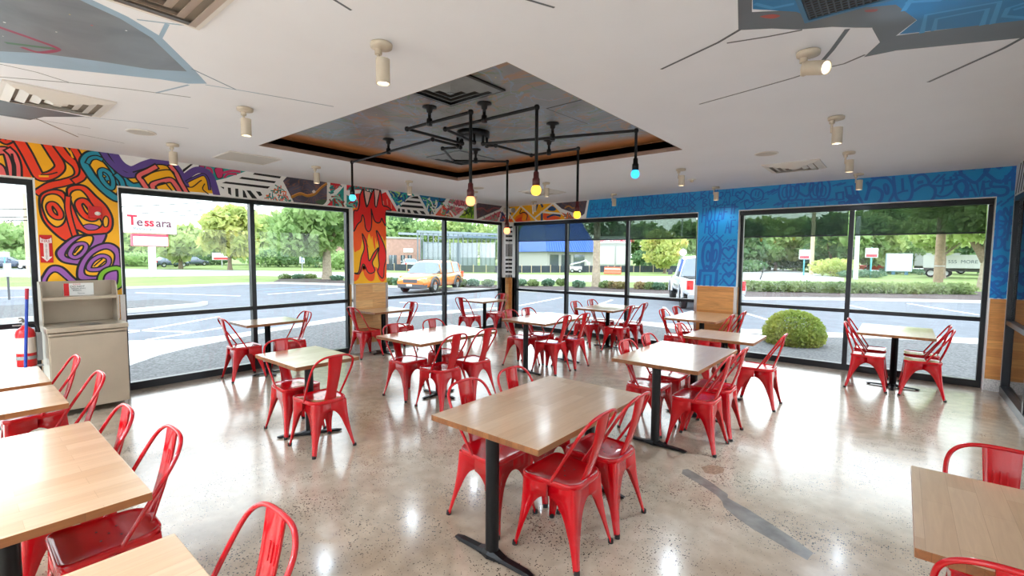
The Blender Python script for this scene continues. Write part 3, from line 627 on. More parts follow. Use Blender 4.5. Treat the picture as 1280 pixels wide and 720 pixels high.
for q in ([(0.357,2.845),(0.060,2.573)], [(0.357,2.845),(0.822,2.488)], [(-0.018,2.722),(0.189,2.486)], [(1.241,2.839),(0.786,2.568)], [(0.941,2.677),(1.473,2.611)], [(1.258,2.838),(1.634,2.486)], [(0.695,2.838),(0.715,2.655)]): o_.rib(WH, q, .035, k=0)
o_.poly('galaxydark', [(1.314,2.845),(2.107,2.847),(2.050,2.586),(1.988,2.543),(1.487,2.716)])
o_.rib((180, 120, 60), [(1.567,2.730),(1.661,2.764),(1.771,2.710),(1.862,2.765)], .03)
splotch(o_, (222, 96, 40), [(1.466,2.643),(1.858,2.497),(1.634,2.491)], [(236, 130, 60), (120, 110, 90), (200, 70, 40)], 12, .04, 13)
BLU = (6, 146, 208); DB = (8, 100, 182)
BX = [(2.154,2.856),(2.088,2.481)]
o_.poly(BLU, [(BX[0][0], HC), (BX[1][0], HH+.012), (4.366, HH+.012), (4.366, 1.2), (5.029, 1.2), (5.029, HH+.012), (8.061, HH+.012), (8.061, 1.2), (XW, 1.2), (XW, HC)])
S = lambda q, w=.03, k=4: o_.rib(DB, q, w*.85, k=k)
def RT(text, org, h, sx=.62, w=.026, slant=.0, rise=.0):
    G = {'E': ['1,1 0,1 0,0 1,0', '0,.5 .8,.5'], 'S': ['1,.9 .5,1 0,.8 .3,.55 .8,.45 1,.2 .5,0 0,.1'], 'T': ['0,1 1,1', '.5,1 .5,0'], '.': ['.4,.02 .5,.02'], '2': ['0,.8 .4,1 .9,.8 .6,.4 0,0 1,0'], '0': ['.5,1 .05,.6 .2,.05 .7,0 1,.5 .5,1'], '1': ['.5,1 .5,0'], '7': ['0,1 1,1 .4,0'], 'H': ['.1,1 0,0', '.9,1 1,0', '.05,.5 .95,.5'], 'O': ['.5,1 .05,.6 .2,.05 .7,0 1,.5 .5,1'], 'A': ['0,0 .5,1 1,0', '.2,.4 .8,.4'], 'F': ['0,0 .05,1 1,1', '.05,.5 .7,.5'], '!': ['.5,1 .45,.3', '.42,.05 .45,.02'], 'D': ['.1,0 .1,1', '-.1,1 .7,.9 1,.5 .7,.1 -.1,0'], 'V': ['0,1 .5,0 1,1'], 'B': ['0,0 0,1 .8,.85 .1,.5 .9,.25 0,0'], 'C': ['1,.9 .4,1 0,.5 .4,0 1,.15'], 'L': ['0,1 0,0 .9,0'], 'G': ['1,.9 .4,1 0,.5 .4,0 1,.1 1,.45 .6,.45'], 'U': ['0,1 .05,.2 .5,0 .95,.2 1,1'], '-': ['.1,.5 .9,.5'], ',': ['.5,.1 .4,-.1'], ' ': []}
    x, z = org; sgn = h*sx
    for ch in text:
        for st in G[ch]:
            P = [tuple(float(v) for v in q.split(',')) for q in st.split()]
            S([(x+sgn*.82*a+slant*h*b, z+h*b+rise*(x-org[0])) for a, b in P], w, 0 if ch in 'EFHTALV1!.7' else 3)
        x += sgn*(.5 if ch in '.!,' else 1.06)
def heart(q, s, w=.03, rot=0):
    P = [(0, -1), (.65, -.35), (1, .25), (.75, .8), (.3, .8), (0, .4), (-.3, .8), (-.75, .8), (-1, .25), (-.65, -.35)]
    c, n = math.cos(rot), math.sin(rot)
    o_.rib(DB, [(q[0]+s*(a*c-b*n), q[1]+s*(a*n+b*c)) for a, b in P], w, closed=True, k=3)
def cross(q, s=.05, w=.022):
    S([(q[0]-s, q[1]-s), (q[0]+s, q[1]+s)], w, 0); S([(q[0]-s, q[1]+s), (q[0]+s, q[1]-s)], w, 0)
def ticks(q, n=2, s=.05, a=.9, w=.022):
    for i in range(n):
        x = q[0]+i*.055; S([(x-s*math.cos(a), q[1]-s*math.sin(a)), (x+s*math.cos(a), q[1]+s*math.sin(a))], w, 0)
p0 = [(2.173,2.508),(2.170,2.647),(2.461,2.669)]
RT('EST.2017', p0[0], .15, .72, .024, .15); RT('OH HOT HOT', p0[1], .13, .66, .02, .2); S([(2.981,2.768),(2.947,2.689),(3.023,2.666),(3.070,2.717)], .022); S([(2.965,2.625),(3.044,2.606),(3.066,2.673)], .022)
def popsicle(Q, w=.035, box=True):
    """two tall ovals with inner ovals over a little box"""
    (ax, az), (bx, bz), (hw, hh), (cx, cz), (bw, bh) = Q
    for x, z in ((ax, az), (bx, bz)):
        o_.rib(DB, [(x+hw*math.cos(a), z+hh*math.sin(a)) for a in [i*PI/6 for i in range(12)]], w, closed=True, k=2)
        o_.rib(DB, [(x+hw*.42*math.cos(a), z-.12*hh+hh*.5*math.sin(a)) for a in [i*PI/4 for i in range(8)]], w*.7, closed=True, k=2)
    S([(cx-bw, cz-bh), (cx-bw*.9, cz), (cx+bw*.9, cz), (cx+bw, cz-bh)], w*1.2, 0)
    S([(cx-bw*.45, cz-bh), (cx-bw*.4, cz-bh*.35), (cx+bw*.4, cz-bh*.35), (cx+bw*.45, cz-bh)], w*.9, 0)
for a, b, c in ([(3.167,2.729),(3.272,2.731),(3.265,2.616)], [(3.559,2.743),(3.668,2.748),(3.600,2.605)], [(4.059,2.746),(4.143,2.748),(4.084,2.602)]):
    popsicle((a, b, (.072, .15), c, (.12, .13)), .02)
heart([(3.431,2.741)][0], .10, .024, .3)
for q in [(3.768,2.660),(3.830,2.639),(3.901,2.596),(3.954,2.568),(3.903,2.698),(4.250,2.773),(4.253,2.669),(4.265,2.566)]: cross(q, .05, .022)
for q in [(3.790,2.790),(3.913,2.773),(3.094,2.554),(3.381,2.530),(3.771,2.552),(4.341,2.726)]: ticks(q, 2, .04, .7, .02)
RT('BHGAL', [(4.400,2.720)][0], .17, .72, .024, .05, .02); RT('BUCAL', [(4.440,2.576)][0], .13, .78, .024, .05, .02)
S([(4.719,2.546),(4.863,2.544),(5.017,2.542)], .02, 0); S([(4.939,2.573),(5.019,2.539),(4.954,2.511)], .024, 0)
heart([(5.048,2.734)][0], .075, .024, .2); heart([(5.172,2.572)][0], .075, .022, -.4)
o_.rib(DB, [(5.203,2.723),(5.231,2.800),(5.303,2.813),(5.370,2.775),(5.391,2.702),(5.358,2.632),(5.286,2.620),(5.224,2.662)], .026, closed=True); S([(5.280,2.776),(5.271,2.711)], .02, 0); S([(5.329,2.772),(5.313,2.695)], .02, 0); S([(5.235,2.681),(5.291,2.650),(5.350,2.679)], .018); S([(5.364,2.638),(5.464,2.644)], .018, 0); S([(5.121,2.782),(5.197,2.716)], .02, 0)
for q in [(5.425,2.745),(5.511,2.777),(5.496,2.726),(5.342,2.581),(5.584,2.559),(5.083,2.625),(4.962,2.640)]: ticks(q, 2, .04, .5, .018)
RT('HOTAF!!', [(4.429,2.309)][0], .235, .36, .028, .05, .12); RT('HOT AF!', [(4.487,2.120)][0], .21, .38, .028, .03, -.02)
for q in [(4.602,2.060),(4.741,2.021)]: cross(q, .055, .026)
for q in [(4.439,2.010),(4.837,1.951),(4.751,1.268)]: ticks(q, 2, .06, .9, .022)
o_.rib(DB, [(4.509,1.474),(4.468,1.623),(4.467,1.795),(4.504,1.934),(4.569,1.961),(4.618,1.911),(4.630,1.731),(4.609,1.561),(4.577,1.465)], .05); o_.rib(DB, [(4.601,1.487),(4.612,1.668),(4.625,1.880),(4.676,1.974),(4.744,1.942),(4.758,1.774),(4.729,1.606),(4.673,1.478)], .05)
o_.rib(DB, [(4.532,1.710),(4.549,1.806),(4.575,1.774),(4.579,1.667),(4.551,1.624)], .03, closed=True); o_.rib(DB, [(4.645,1.710),(4.675,1.827),(4.703,1.795),(4.696,1.690),(4.658,1.615)], .03, closed=True)
S([(4.407,1.167),(4.436,1.461),(4.714,1.462),(4.698,1.160)], .075, 0); S([(4.504,1.172),(4.512,1.383),(4.615,1.387),(4.609,1.155)], .05, 0); S([(4.538,1.539),(4.621,1.519)], .06, 0)
for q, r in zip([(4.896,1.774),(4.911,1.515),(4.918,1.321)], (.1, .05, .1)): heart(q, .105, .03, r)
for q in [(4.817,1.670),(4.901,1.639),(4.983,1.671),(4.760,1.585),(4.776,1.413),(4.862,1.419),(4.924,1.442),(4.986,1.226),(4.981,1.990),(4.898,1.878),(4.962,1.898)]: S([(q[0]-.012, q[1]), (q[0]+.012, q[1])], .03, 0)
for a, b, c in ([(5.695,2.747),(5.800,2.753),(5.810,2.600)], [(6.109,2.749),(6.206,2.727),(6.103,2.594)]): popsicle((a, b, (.085, .165), c, (.14, .14)), .028)
heart([(5.967,2.761)][0], .12, .032, .25)
for q in [(5.502,2.763),(5.597,2.548),(6.284,2.567),(6.373,2.789)]: ticks(q, 2, .05, .3, .026)
for q in ([(6.373,2.664),(6.453,2.672),(6.463,2.568),(6.383,2.560)], [(6.478,2.745),(6.557,2.752),(6.582,2.621),(6.507,2.606)], [(6.408,2.524),(6.476,2.530),(6.484,2.488),(6.415,2.487)]): o_.rib(DB, q, .036, closed=True, k=0)
for q in [(6.549,2.555),(6.576,2.567),(6.594,2.538)]: cross(q, .05, .04)
S([(6.605,2.781),(6.628,2.644),(6.695,2.494)], .035); S([(6.736,2.783),(6.761,2.714),(6.731,2.542)], .045); S([(6.731,2.542),(6.768,2.687),(6.837,2.701),(6.908,2.635),(6.907,2.543),(6.868,2.483)], .045); S([(6.757,2.694),(6.789,2.798),(6.862,2.837),(6.946,2.829)], .04)
S([(6.786,2.846),(6.865,2.855),(6.956,2.830),(7.024,2.735),(7.042,2.621),(6.997,2.504)], .04); o_.rib(DB, [(6.929,2.719),(6.947,2.742),(6.975,2.691),(6.977,2.610),(6.953,2.620)], .03, closed=True)
S([(7.026,2.831),(7.044,2.701),(7.063,2.572),(7.111,2.496),(7.209,2.505),(7.240,2.621),(7.221,2.748),(7.199,2.829)], .04); S([(7.123,2.797),(7.139,2.629)], .035, 0); S([(7.087,2.605),(7.141,2.629),(7.184,2.632)], .03, 0)
S([(7.227,2.764),(7.266,2.822),(7.337,2.838),(7.387,2.779),(7.403,2.701),(7.333,2.684),(7.264,2.627)], .04); S([(7.415,2.692),(7.470,2.633),(7.469,2.541),(7.443,2.489)], .04); S([(7.300,2.733),(7.330,2.738)], .05, 0)
S([(7.427,2.680),(7.532,2.666),(7.633,2.680)], .03); S([(7.550,2.763),(7.545,2.627),(7.525,2.575)], .03); S([(7.568,2.731),(7.630,2.733),(7.663,2.745)], .03, 0); S([(7.617,2.772),(7.622,2.681)], .03, 0); S([(7.659,2.820),(7.680,2.743)], .03, 0); S([(7.644,2.792),(7.749,2.788)], .03, 0)
S([(7.474,2.556),(7.539,2.524),(7.606,2.546),(7.659,2.610)], .03)
for q in [(7.464,2.764)]: ticks(q, 2, .06, .9, .03)
o_.rib(DB, [(7.736,2.513),(7.669,2.631),(7.688,2.697),(7.742,2.715),(7.779,2.637),(7.762,2.534)], .04); S([(7.790,2.517),(7.803,2.679),(7.871,2.518)], .035, 0); S([(7.798,2.583),(7.846,2.584)], .03, 0); S([(7.868,2.681),(7.903,2.508),(7.931,2.689)], .035, 0); S([(7.978,2.685),(7.927,2.668),(7.951,2.505),(8.008,2.515)], .035, 0); S([(7.941,2.593),(7.988,2.597)], .03, 0); S([(8.071,2.683),(8.010,2.682),(8.008,2.617),(8.137,2.598),(8.146,2.519),(8.081,2.495),(8.018,2.529)], .04)
for q in [(7.840,2.808),(8.071,2.791)]: heart(q, .13, .04, .1)
S([(8.129,2.735),(8.134,2.642)], .04, 0); S([(8.123,2.671),(8.187,2.694)], .035, 0); S([(8.190,2.764),(8.201,2.564)], .05, 0)
for i, q in enumerate([(8.074,2.075),(8.079,1.966),(8.073,1.828)]):
    RT('DHC' if i < 2 else 'DUC', q, .19-.02*i, .55, .03, 0, -.28)
S([(8.066,2.212),(8.096,2.308),(8.126,2.248),(8.142,2.345),(8.181,2.246),(8.195,2.351)], .03); S([(8.053,2.197),(8.151,2.169),(8.238,2.185)], .03)
for q in [(8.096,1.650),(8.163,1.563),(8.114,1.443),(8.175,1.346)]: heart(q, .09, .032, .15)
for q in [(8.105,1.273),(8.147,1.230)]: cross(q, .04, .026)
for q in [(8.077,2.397),(8.189,2.467)]: ticks(q, 2, .04, .8, .025)
o_.build('blue_mural', wb, 'blue graffiti in darker blue marker, with orange triangles by the corner')

# zebra strip in the corner, both faces
for F_, par, a0, a1, nm in ((PL, wl, -.112, -.002, 'zebra_strip'), (PR, wb, .002, .112, 'zebra_strip')):
    z_ = Mural(F_)
    for z in (2.37, 2.265, 2.16, 2.06, 1.607, 1.512, 1.417, 1.323): z_.poly(BLK, [(a0, z-.022), (a1, z-.022), (a1, z+.022), (a0, z+.022)])
    for k in range(3):
        u = a0+(a1-a0)*(.08+.36*k)
        for z0, z1 in ((1.685, 1.975), (1.16, 1.25)): z_.poly(BLK, [(u, z0), (u+.026, z0), (u+.026, z1), (u, z1)])
    z_.build(nm, par, 'black and white striped corner')
z_ = Mural(lambda u, v, d: (XW-d, u, v))
for i in range(40):
    y = -.05-.16*i; z_.poly(BLK, [(y, HH+.02), (y-.07, HH+.02), (y-.27, HC-.01), (y-.20, HC-.01)])
z_.build('zebra_header', ws, 'black and white slanted stripes')

# --- ceiling paintings
c = Mural(PCE)
LB, DG = (150, 178, 200), (96, 104, 112)
c.poly(LB, [(2.610,-8.498),(3.887,-8.497),(4.152,-8.244),(4.253,-8.081),(4.173,-7.907),(4.048,-7.746),(3.669,-7.479),(3.446,-7.334),(3.343,-7.416),(3.289,-7.561),(3.105,-7.857),(2.847,-8.263),(2.820,-8.311)])
c.poly('galaxygrey', [(3.838,-8.497),(4.106,-8.240),(4.193,-8.086),(4.121,-7.928),(3.986,-7.767),(3.590,-7.492),(3.446,-7.651),(3.358,-7.878),(3.230,-8.125),(3.084,-8.276),(2.874,-8.497)])
c.rib((150, 40, 80), [(3.516,-8.314),(3.486,-8.240),(3.453,-8.162),(3.392,-8.068),(3.245,-8.127),(3.256,-8.193)], .03); c.rib((60, 110, 80), [(3.277,-8.256),(3.312,-8.197),(3.347,-8.136),(3.380,-8.087)], .03)
ln = lambda q, w=.012, col=(120, 142, 164): c.rib(col, q, w, k=0)
ln([(4.177,-7.868),(4.254,-7.755),(4.312,-7.675)], .012, LB); ln([(4.232,-7.762),(4.020,-7.739)], .02, LB); ln([(3.312,-7.407),(2.943,-7.500)], .016, LB); ln([(3.661,-7.485),(3.476,-7.162),(3.514,-7.043),(3.669,-6.532)], .012)
ln([(2.497,-8.244),(2.717,-7.940),(2.881,-7.649),(3.027,-7.313)], .012, DG); ln([(2.811,-8.261),(2.806,-8.103),(2.728,-7.942)], .01, DG); ln([(3.415,-7.330),(3.521,-7.032)], .012, LB)
c.poly(DG, [(1.781,-8.246),(1.795,-8.206),(1.731,-7.703),(1.442,-7.931),(1.206,-7.995),(1.206,-8.174),(1.203,-8.220)])
ln([(1.318,-7.968),(0.741,-7.618)], .014, (100, 70, 44)); ln([(1.715,-7.701),(1.858,-7.444),(2.005,-7.033)], .01); ln([(1.277,-7.939),(1.270,-7.607)], .01, DG); ln([(0.891,-7.638),(0.766,-7.259)], .01, DG); ln([(1.247,-8.199),(1.277,-7.939)], .012, (40, 36, 34))
ln([(5.801,-6.802),(5.858,-6.668)], .014, DG); ln([(5.120,-7.375),(5.093,-7.254)], .014, DG)
BC = (8, 120, 178)
c.poly(DG, [(6.568,-6.300),(6.470,-5.892),(6.607,-5.805),(6.707,-5.710),(6.845,-5.636),(6.937,-5.551),(7.000,-5.501),(7.039,-5.306),(6.947,-5.093),(7.091,-5.090),(7.611,-4.872),(7.746,-4.816),(7.695,-5.114),(7.573,-5.152),(7.092,-5.316),(7.171,-5.462),(7.099,-5.703),(6.851,-5.862),(6.567,-6.043),(6.616,-6.261)])
c.poly(BC, [(6.625,-6.292),(6.577,-6.070),(6.730,-5.917),(6.742,-5.889),(7.095,-5.705),(7.173,-5.460),(7.105,-5.323),(7.575,-5.138),(7.710,-5.097),(7.645,-5.471)])
lb = (60, 150, 205)
for q in ([(7.196,-5.278),(7.205,-5.498),(7.458,-5.444),(7.461,-5.189)], [(7.241,-5.275),(7.245,-5.417),(7.424,-5.392),(7.424,-5.202)], [(7.577,-5.165),(7.493,-5.252),(7.496,-5.344),(7.550,-5.362)], [(7.124,-5.619),(7.151,-5.729)], [(7.138,-5.698),(7.249,-5.630)], [(6.599,-6.109),(6.649,-6.024),(6.727,-6.006)], [(7.526,-5.308),(7.556,-5.317)]): c.rib(lb, q, .022, k=0)
c.blob((170, 70, 60), [(6.587,-5.974),(6.637,-5.963),(6.665,-5.921),(6.628,-5.917)]); c.blob((150, 70, 70), [(6.983,-5.733),(7.027,-5.711),(7.022,-5.687),(6.989,-5.705)])
c.poly(DG, [(7.000,-5.495),(7.021,-5.451),(7.039,-5.324),(7.060,-5.358),(7.093,-5.426),(7.105,-5.411),(7.067,-5.272),(7.025,-5.275)])
for q, w_ in (([(6.718,-5.694),(6.572,-5.720),(6.388,-5.773)], .014), ([(6.473,-5.891),(6.347,-5.811),(5.970,-5.651)], .018), ([(6.949,-5.126),(6.849,-5.051),(6.700,-5.038),(6.578,-4.984),(6.420,-4.941),(5.933,-4.820)], .016), ([(6.900,-5.553),(6.814,-5.317),(6.698,-5.047)], .024), ([(7.612,-4.888),(7.550,-4.762),(7.254,-4.358)], .022)): ln(q, w_, (88, 94, 100))
c.build('ceiling_mural', ce, 'painted torn holes showing grey galaxy and blue circuit sky')
k = Mural(PCO)
k.rib(BLK, [(4.722,-5.118),(5.068,-5.127)], .02, k=0); k.rib((60, 62, 64), [(4.716,-5.109),(4.753,-4.476),(5.059,-4.441)], .01, k=0)
k.build('painted_hatch', ce, 'hatch outline in the galaxy recess')

# ---------------------------------------------------------------- red metal chair (built once, copied)
def chair_leg(sx, sy):
    """one corner of the pressed-steel under-frame: tapered angled leg that flares into the arch beside it. front is +x"""
    tx, ty, tz = (.175 if sx > 0 else -.165), (.172 if sx > 0 else .150), .430
    fx, fy = (.222 if sx > 0 else -.225), .200
    zs, za = .10, .350
    rings_o, rings_i = [], []
    zz = [.012, .06, .10, .15, .2, .24, .27, .295, .315, .33, .341, .3475, .350, .39, .43]
    cx = (.175-.165)/2
    for z in zz:
        t = z/tz; bow = .010*math.sin(PI*t)
        px = sx*(abs(fx)+(abs(tx)-abs(fx))*t-bow); py = sy*(fy+(ty-fy)*t-bow)
        k = 0 if z <= zs else (1 if z >= za else 1-math.sqrt(max(0, 1-((z-zs)/(za-zs))**2)))
        a0 = .026+.02*min(1, z/.2)
        hx = abs(px-cx); hy = abs(py)
        ax = a0+(hx-a0)*k if z < za else hx; ay = a0+(hy-a0)*k if z < za else hy
        r = .014
        def ring(ins):
            X, Y = px-sx*ins, py-sy*ins; q = []
            q.append((px-sx*ax, Y, z)); q.append((X-sx*(r*1.6), Y, z))
            for th in (15, 45, 75):
                th = math.radians(th)
                q.append((X-sx*r+sx*r*math.sin(th), Y-sy*r+sy*r*math.cos(th), z))
            q.append((X, Y-sy*(r*1.6), z)); q.append((X, py-sy*ay, z))
            return q
        rings_o.append(ring(0)); rings_i.append(ring(.0035)[::-1])
    b = MB(); b.loft([o+i for o, i in zip(rings_o, rings_i)], caps=True)
    # pressed rib down the corner
    return b, (sx*abs(fx), sy*fy)
def seat_outline(s, z, grow=0.):
    pts = []
    fx, rx, fy, ry = .185, -.178, .182, .162
    def corner(cx, cy, r, a0, a1, n=6):
        for i in range(n+1):
            a = math.radians(a0+(a1-a0)*i/n); pts.append((cx+r*math.cos(a), cy+r*math.sin(a)))
    corner(fx-.045, fy-.045, .045, 0, 90); corner(rx+.085, ry-.085, .085, 90, 180)
    corner(rx+.085, -(ry-.085), .085, 180, 270); corner(fx-.045, -(fy-.045), .045, 270, 360)
    return [(x*s, y*s, z) for x, y in pts]
HOOP = [(.455, .168, -.028), (.53, .174, -.075), (.62, .182, -.130), (.70, .186, -.180), (.765, .180, -.219), (.806, .158, -.243), (.832, .118, -.2585), (.8425, .068, -.2645), (.845, .0, -.266)]
def build_chair(name, label, loc, rz, group):
    t = thing(name, label, 'chair', loc, rz, group)
    b = MB()
    rr = [seat_outline(.97, .418), seat_outline(1.0, .424), seat_outline(1.0, .444), seat_outline(.985, .4515), seat_outline(.955, .4525), seat_outline(.93, .447), seat_outline(.86, .4435), seat_outline(.5, .442)]
    b.loft(rr, caps=True)
    st = b.build('seat', M['red'], t)
    for dx, dy in ((-.04, -.05), (-.04, .05), (.03, -.05), (.03, .05), (-.005, 0)):
        h = MB(); h.cyl((dx, dy, .4418), (dx, dy, .4437), .0045, n=8); h.build('drain_hole', M['rubber'], st)
    for sx in (1, -1):
        for sy in (1, -1):
            b, ft = chair_leg(sx, sy); lg = b.build('leg', M['red'], t)
            c = MB(); c.cyl((ft[0]-.011*sx, ft[1]-.011*sy, 0), (ft[0]-.0125*sx, ft[1]-.0125*sy, .022), .0165, .0165, 12); c.build('rubber_foot', M['rubber'], lg)
    pth = [(x, -y, z) for z, y, x in HOOP]+[(x, y, z) for z, y, x in HOOP[-2::-1]]
    pth = [(-.022, -.166, .440)]+pth+[(-.022, .166, .440)]
    b = MB(); b.tube(smooth_path(pth, 4), .0095, 10); b.build('back_hoop', M['red'], t)
    b = MB(); ro = []
    for i in range(11):
        u = i/10; z = .452+.388*u; x = -.158-.1045*u-.012*math.sin(PI*u); wd = .046+.019*u+(.010*(1-u*6) if u < .166 else 0)
        fl = .010
        o = [(x+fl*.9, -wd, z), (x, -wd+.004, z), (x-.004, -wd*.45, z), (x-.005, 0, z), (x-.004, wd*.45, z), (x, wd-.004, z), (x+fl*.9, wd, z)]
        i_ = [(q[0]+.003, q[1]*.955, q[2]+.0006) for q in o][::-1]
        ro.append(o+i_)
    b.loft(ro)
    sp_ = b.build('back_splat', M['red'], t)
    for dy in (-.022, 0, .022):
        b = MB(); b.tube([(-.158-.1045*u-.012*math.sin(PI*u)-.001, dy, .452+.388*u) for u in (.60, .68, .76)], .0045, 6)
        b.build('pressed_rib', M['red'], sp_)
    b = MB()
    for s in (1, -1): b.tube([(.165, .165*s, .385), (.0, .0, .378+.004*s), (-.155, -.145*s, .385)], .0045, 6)
    b.build('cross_brace', M['black'], t)
    return t

# ---------------------------------------------------------------- tables
def table_base(t, x, y, along='x', L=.56):
    c = MB(); c.cyl((x, y, .03), (x, y, .712), .038, n=20); cl = c.build('column', M['black'], t)
    p = MB(); p.box(x-.075, x+.075, y-.075, y+.075, .712, .722); p.build('mounting_plate', M['black'], t, bevel=.003)
    b = MB(); n = 13; ro = []
    for i in range(n):
        u = -1+2*i/(n-1); a = abs(u); s = u*L/2; w = .032+.018*max(0, 1-a*4)-.004*a
        h = .030+.028*max(0, 1-a*3.5)-.008*a; end = .010 if i in (0, n-1) else 0
        w -= end; h -= end*.6
        q = [(-w, .010), (-w, h*.6), (-w*.6, h), (w*.6, h), (w, h*.6), (w, .010)]
        an = {'x': 0, 'y': PI/2}.get(along, math.radians(along) if not isinstance(along, str) else 0); ca, sa = math.cos(an), math.sin(an)
        ro.append([(x+s*ca-v*sa, y+s*sa+v*ca, z) for v, z in q])
    b.loft(ro, sm=False)
    fb = b.build('floor_bar', M['black'], t, bevel=.004)
    for s in (-1, 1):
        q = (x+s*(L/2-.03)*ca, y+s*(L/2-.03)*sa)
        d = MB(); d.cyl((*q, 0), (*q, .014), .018, n=12); d.build('glide', M['rubber'], fb)
def build_table(name, label, x0, x1, y0, y1, bases, group):
    cx, cy = (x0+x1)/2, (y0+y1)/2
    t = thing(name, label, 'table', (cx, cy, 0), 0, group)
    dx, dy = (x1-x0)/2, (y1-y0)/2
    tp = MB()
    v = [(sx*dx, sy*dy, z) for z in (.722, .755) for sy in (-1, 1) for sx in (-1, 1)]
    tp.add(v, [(4,5,7,6)], 0); tp.add(v, [(0,2,3,1),(0,1,5,4),(2,6,7,3),(0,4,6,2),(1,3,7,5)], 1)
    tp.build('tabletop', [M['tabletop'], M['tableedge']], t, bevel=.002, weld=True)
    for bx, by, al, L in bases: table_base(t, bx, by, al, L)
    return t
G4, G2 = 'four-seat maple tables with black pedestals', 'two-seat maple tables with black pedestals'
TAB = {
 'T1': ('large maple table in the middle front, with two chairs on each side', 5.08, 5.862, -6.755, -5.535),
 'T5': ('large maple table behind the front one, beside the grey floor patch', 5.14, 5.925, -4.63, -3.42),
 'T3': ('large maple table in the row before the flame pillar, four chairs around it', 2.50, 3.30, -5.37, -4.16),
 'T7': ('large maple table nearest the zebra-striped corner, four chairs around it', 2.62, 3.42, -3.28, -2.08),
 'T10': ('maple table by the back window in front of the tree trunk outside', 2.585, 3.37, -1.20, -.10),
 'T11': ('maple table standing against the blue graffiti pillar', 4.36, 5.13, -1.42, -.20),
 'T6': ('maple table by the back window beside the round bush outside', 6.775, 7.535, -1.145, -.06),
 'T12': ('small maple table between the blue pillar table and the table with the floor patch', 5.185, 5.96, -2.91, -2.25),
 'T2': ('small maple table standing alone left of centre, one chair at each side', 2.55, 3.345, -6.72, -6.13),
 'T4': ('small maple table by the window that shows the roadside restaurant sign', .01, .59, -6.04, -5.27),
 'T8': ('small maple table pushed up to the flame-painted pillar', .02, .615, -4.10, -3.36),
 'T9': ('small maple table by the window with the orange car, next to the striped corner', .03, .63, -1.56, -.80),
 'TA': ('small maple table closest to the steel waste station, cut by the left picture edge', 1.70, 2.43, -8.85, -8.08),
 'TB': ('small maple table second from the steel waste station, cut by the left picture edge', 2.55, 3.20, -8.86, -8.083),
 'TC': ('large maple table at the left picture edge with a glossy reflection', 3.71, 4.945, -8.84, -8.065),
 'TD': ('small maple table cut off by the bottom picture edge at lower left', 5.335, 5.97, -8.87, -8.095),
 'TE': ('small maple table cut off by the right picture edge', 7.25, 7.87, -6.58, -5.785),
}
for k, (lab, x0, x1, y0, y1) in TAB.items():
    dx, dy = (x1-x0)/2, (y1-y0)/2
    if k in ('T1', 'T3', 'T5', 'T6', 'T7', 'T10', 'T11'):
        e = dy-(.08 if k == 'T7' else .105); bases = [(.0, -e, 'x', .57), (.0, dy-.05 if k == 'T1' else e, 'x', .57)]
        if k in ('T3', 'T6', 'T10', 'T11'): bases = [(0, 0, 'x', .56), (0, 0, 'y', .50)]
    elif k == 'TC': bases = [(-dx+.2, 0, 'y', .57), (dx-.2, 0, 'y', .57)]
    elif k == 'T2': bases = [(0, .015, 62, .56)]
    elif k == 'T12': bases = [(0, 0, 'y', .44), (0, 0, 'x', .44)]
    else: bases = [(0, 0, 'x', .44), (0, 0, 'y', .44)]
    build_table('cafe_table', lab, x0, x1, y0, y1, bases, G4 if max(dx, dy) > .5 else G2)

# chairs: (table, x of hoop, y of hoop, facing in degrees, label)
CH = []
def row(nm, L):
    for x, y, a, s in L: CH.append((x, y, a, 'red chair '+s+' '+nm))
row('the large front table', [(4.91, -6.32, 0, 'facing us, near end of'), (4.92, -5.84, 0, 'facing us, window end of'), (5.975, -6.29, 180, 'back turned, near end of'), (5.985, -5.848, 180, 'back turned, window end of')])
row('the small table left of centre', [(2.43, -6.43, 0, 'facing us at'), (3.545, -6.47, 180, 'with back turned at')])
row('the four-seat table before the flame pillar', [(2.37, -5.03, 0, 'facing us, near end of'), (2.37, -4.42, 0, 'facing us, far end of'), (3.52, -5.04, 180, 'back turned, near end of'), (3.50, -4.52, 180, 'back turned, far end of')])
row('the small restaurant-sign window table', [(.29, -6.24, 90, 'at the sign end of'), (.32, -5.08, -90, 'at the flame pillar end of')])
row('the large table beside the grey floor patch', [(5.03, -4.15, 0, 'facing us, near end of'), (5.03, -3.62, 0, 'facing us, far end of'), (6.08, -4.26, 180, 'back turned, near end of'), (6.09, -3.80, 180, 'back turned, far end of')])
row('the table by the round bush', [(6.62, -.86, 0, 'bush side, nearer us, at'), (6.62, -.33, 0, 'bush side, by the glass, at'), (7.70, -.87, 180, 'wood panel side, nearer us, at'), (7.70, -.36, 180, 'wood panel side, by the glass, at')])
row('the four-seat table nearest the striped corner', [(2.42, -2.88, 0, 'facing us, near end of'), (2.45, -2.45, 0, 'facing us, far end of'), (3.52, -2.89, 180, 'back turned, near end of'), (3.56, -2.43, 180, 'back turned, far end of')])
row('the small table at the flame pillar', [(.32, -4.35, 90, 'on the waste station side of'), (.33, -3.10, -90, 'on the striped corner side of')])
row('the small table by the orange car', [(.28, -1.86, 90, 'on the flame pillar side of'), (.27, -.50, -90, 'on the striped corner side of')])
row('the table before the tree trunk', [(2.40, -.905, 0, 'facing us, near end of'), (2.44, -.36, 0, 'facing us, glass end of'), (3.58, -.91, 180, 'back turned, near end of'), (3.56, -.30, 180, 'back turned, glass end of')])
row('the table at the blue pillar', [(4.18, -1.06, 0, 'facing us, near end of'), (4.18, -.48, 0, 'facing us, wall end of'), (5.28, -1.10, 180, 'back turned, near end of'), (5.31, -.53, 180, 'back turned, wall end of')])
row('the small table near the blue pillar', [(5.00, -2.56, 0, 'facing us at'), (6.22, -2.60, 180, 'pulled out from')])
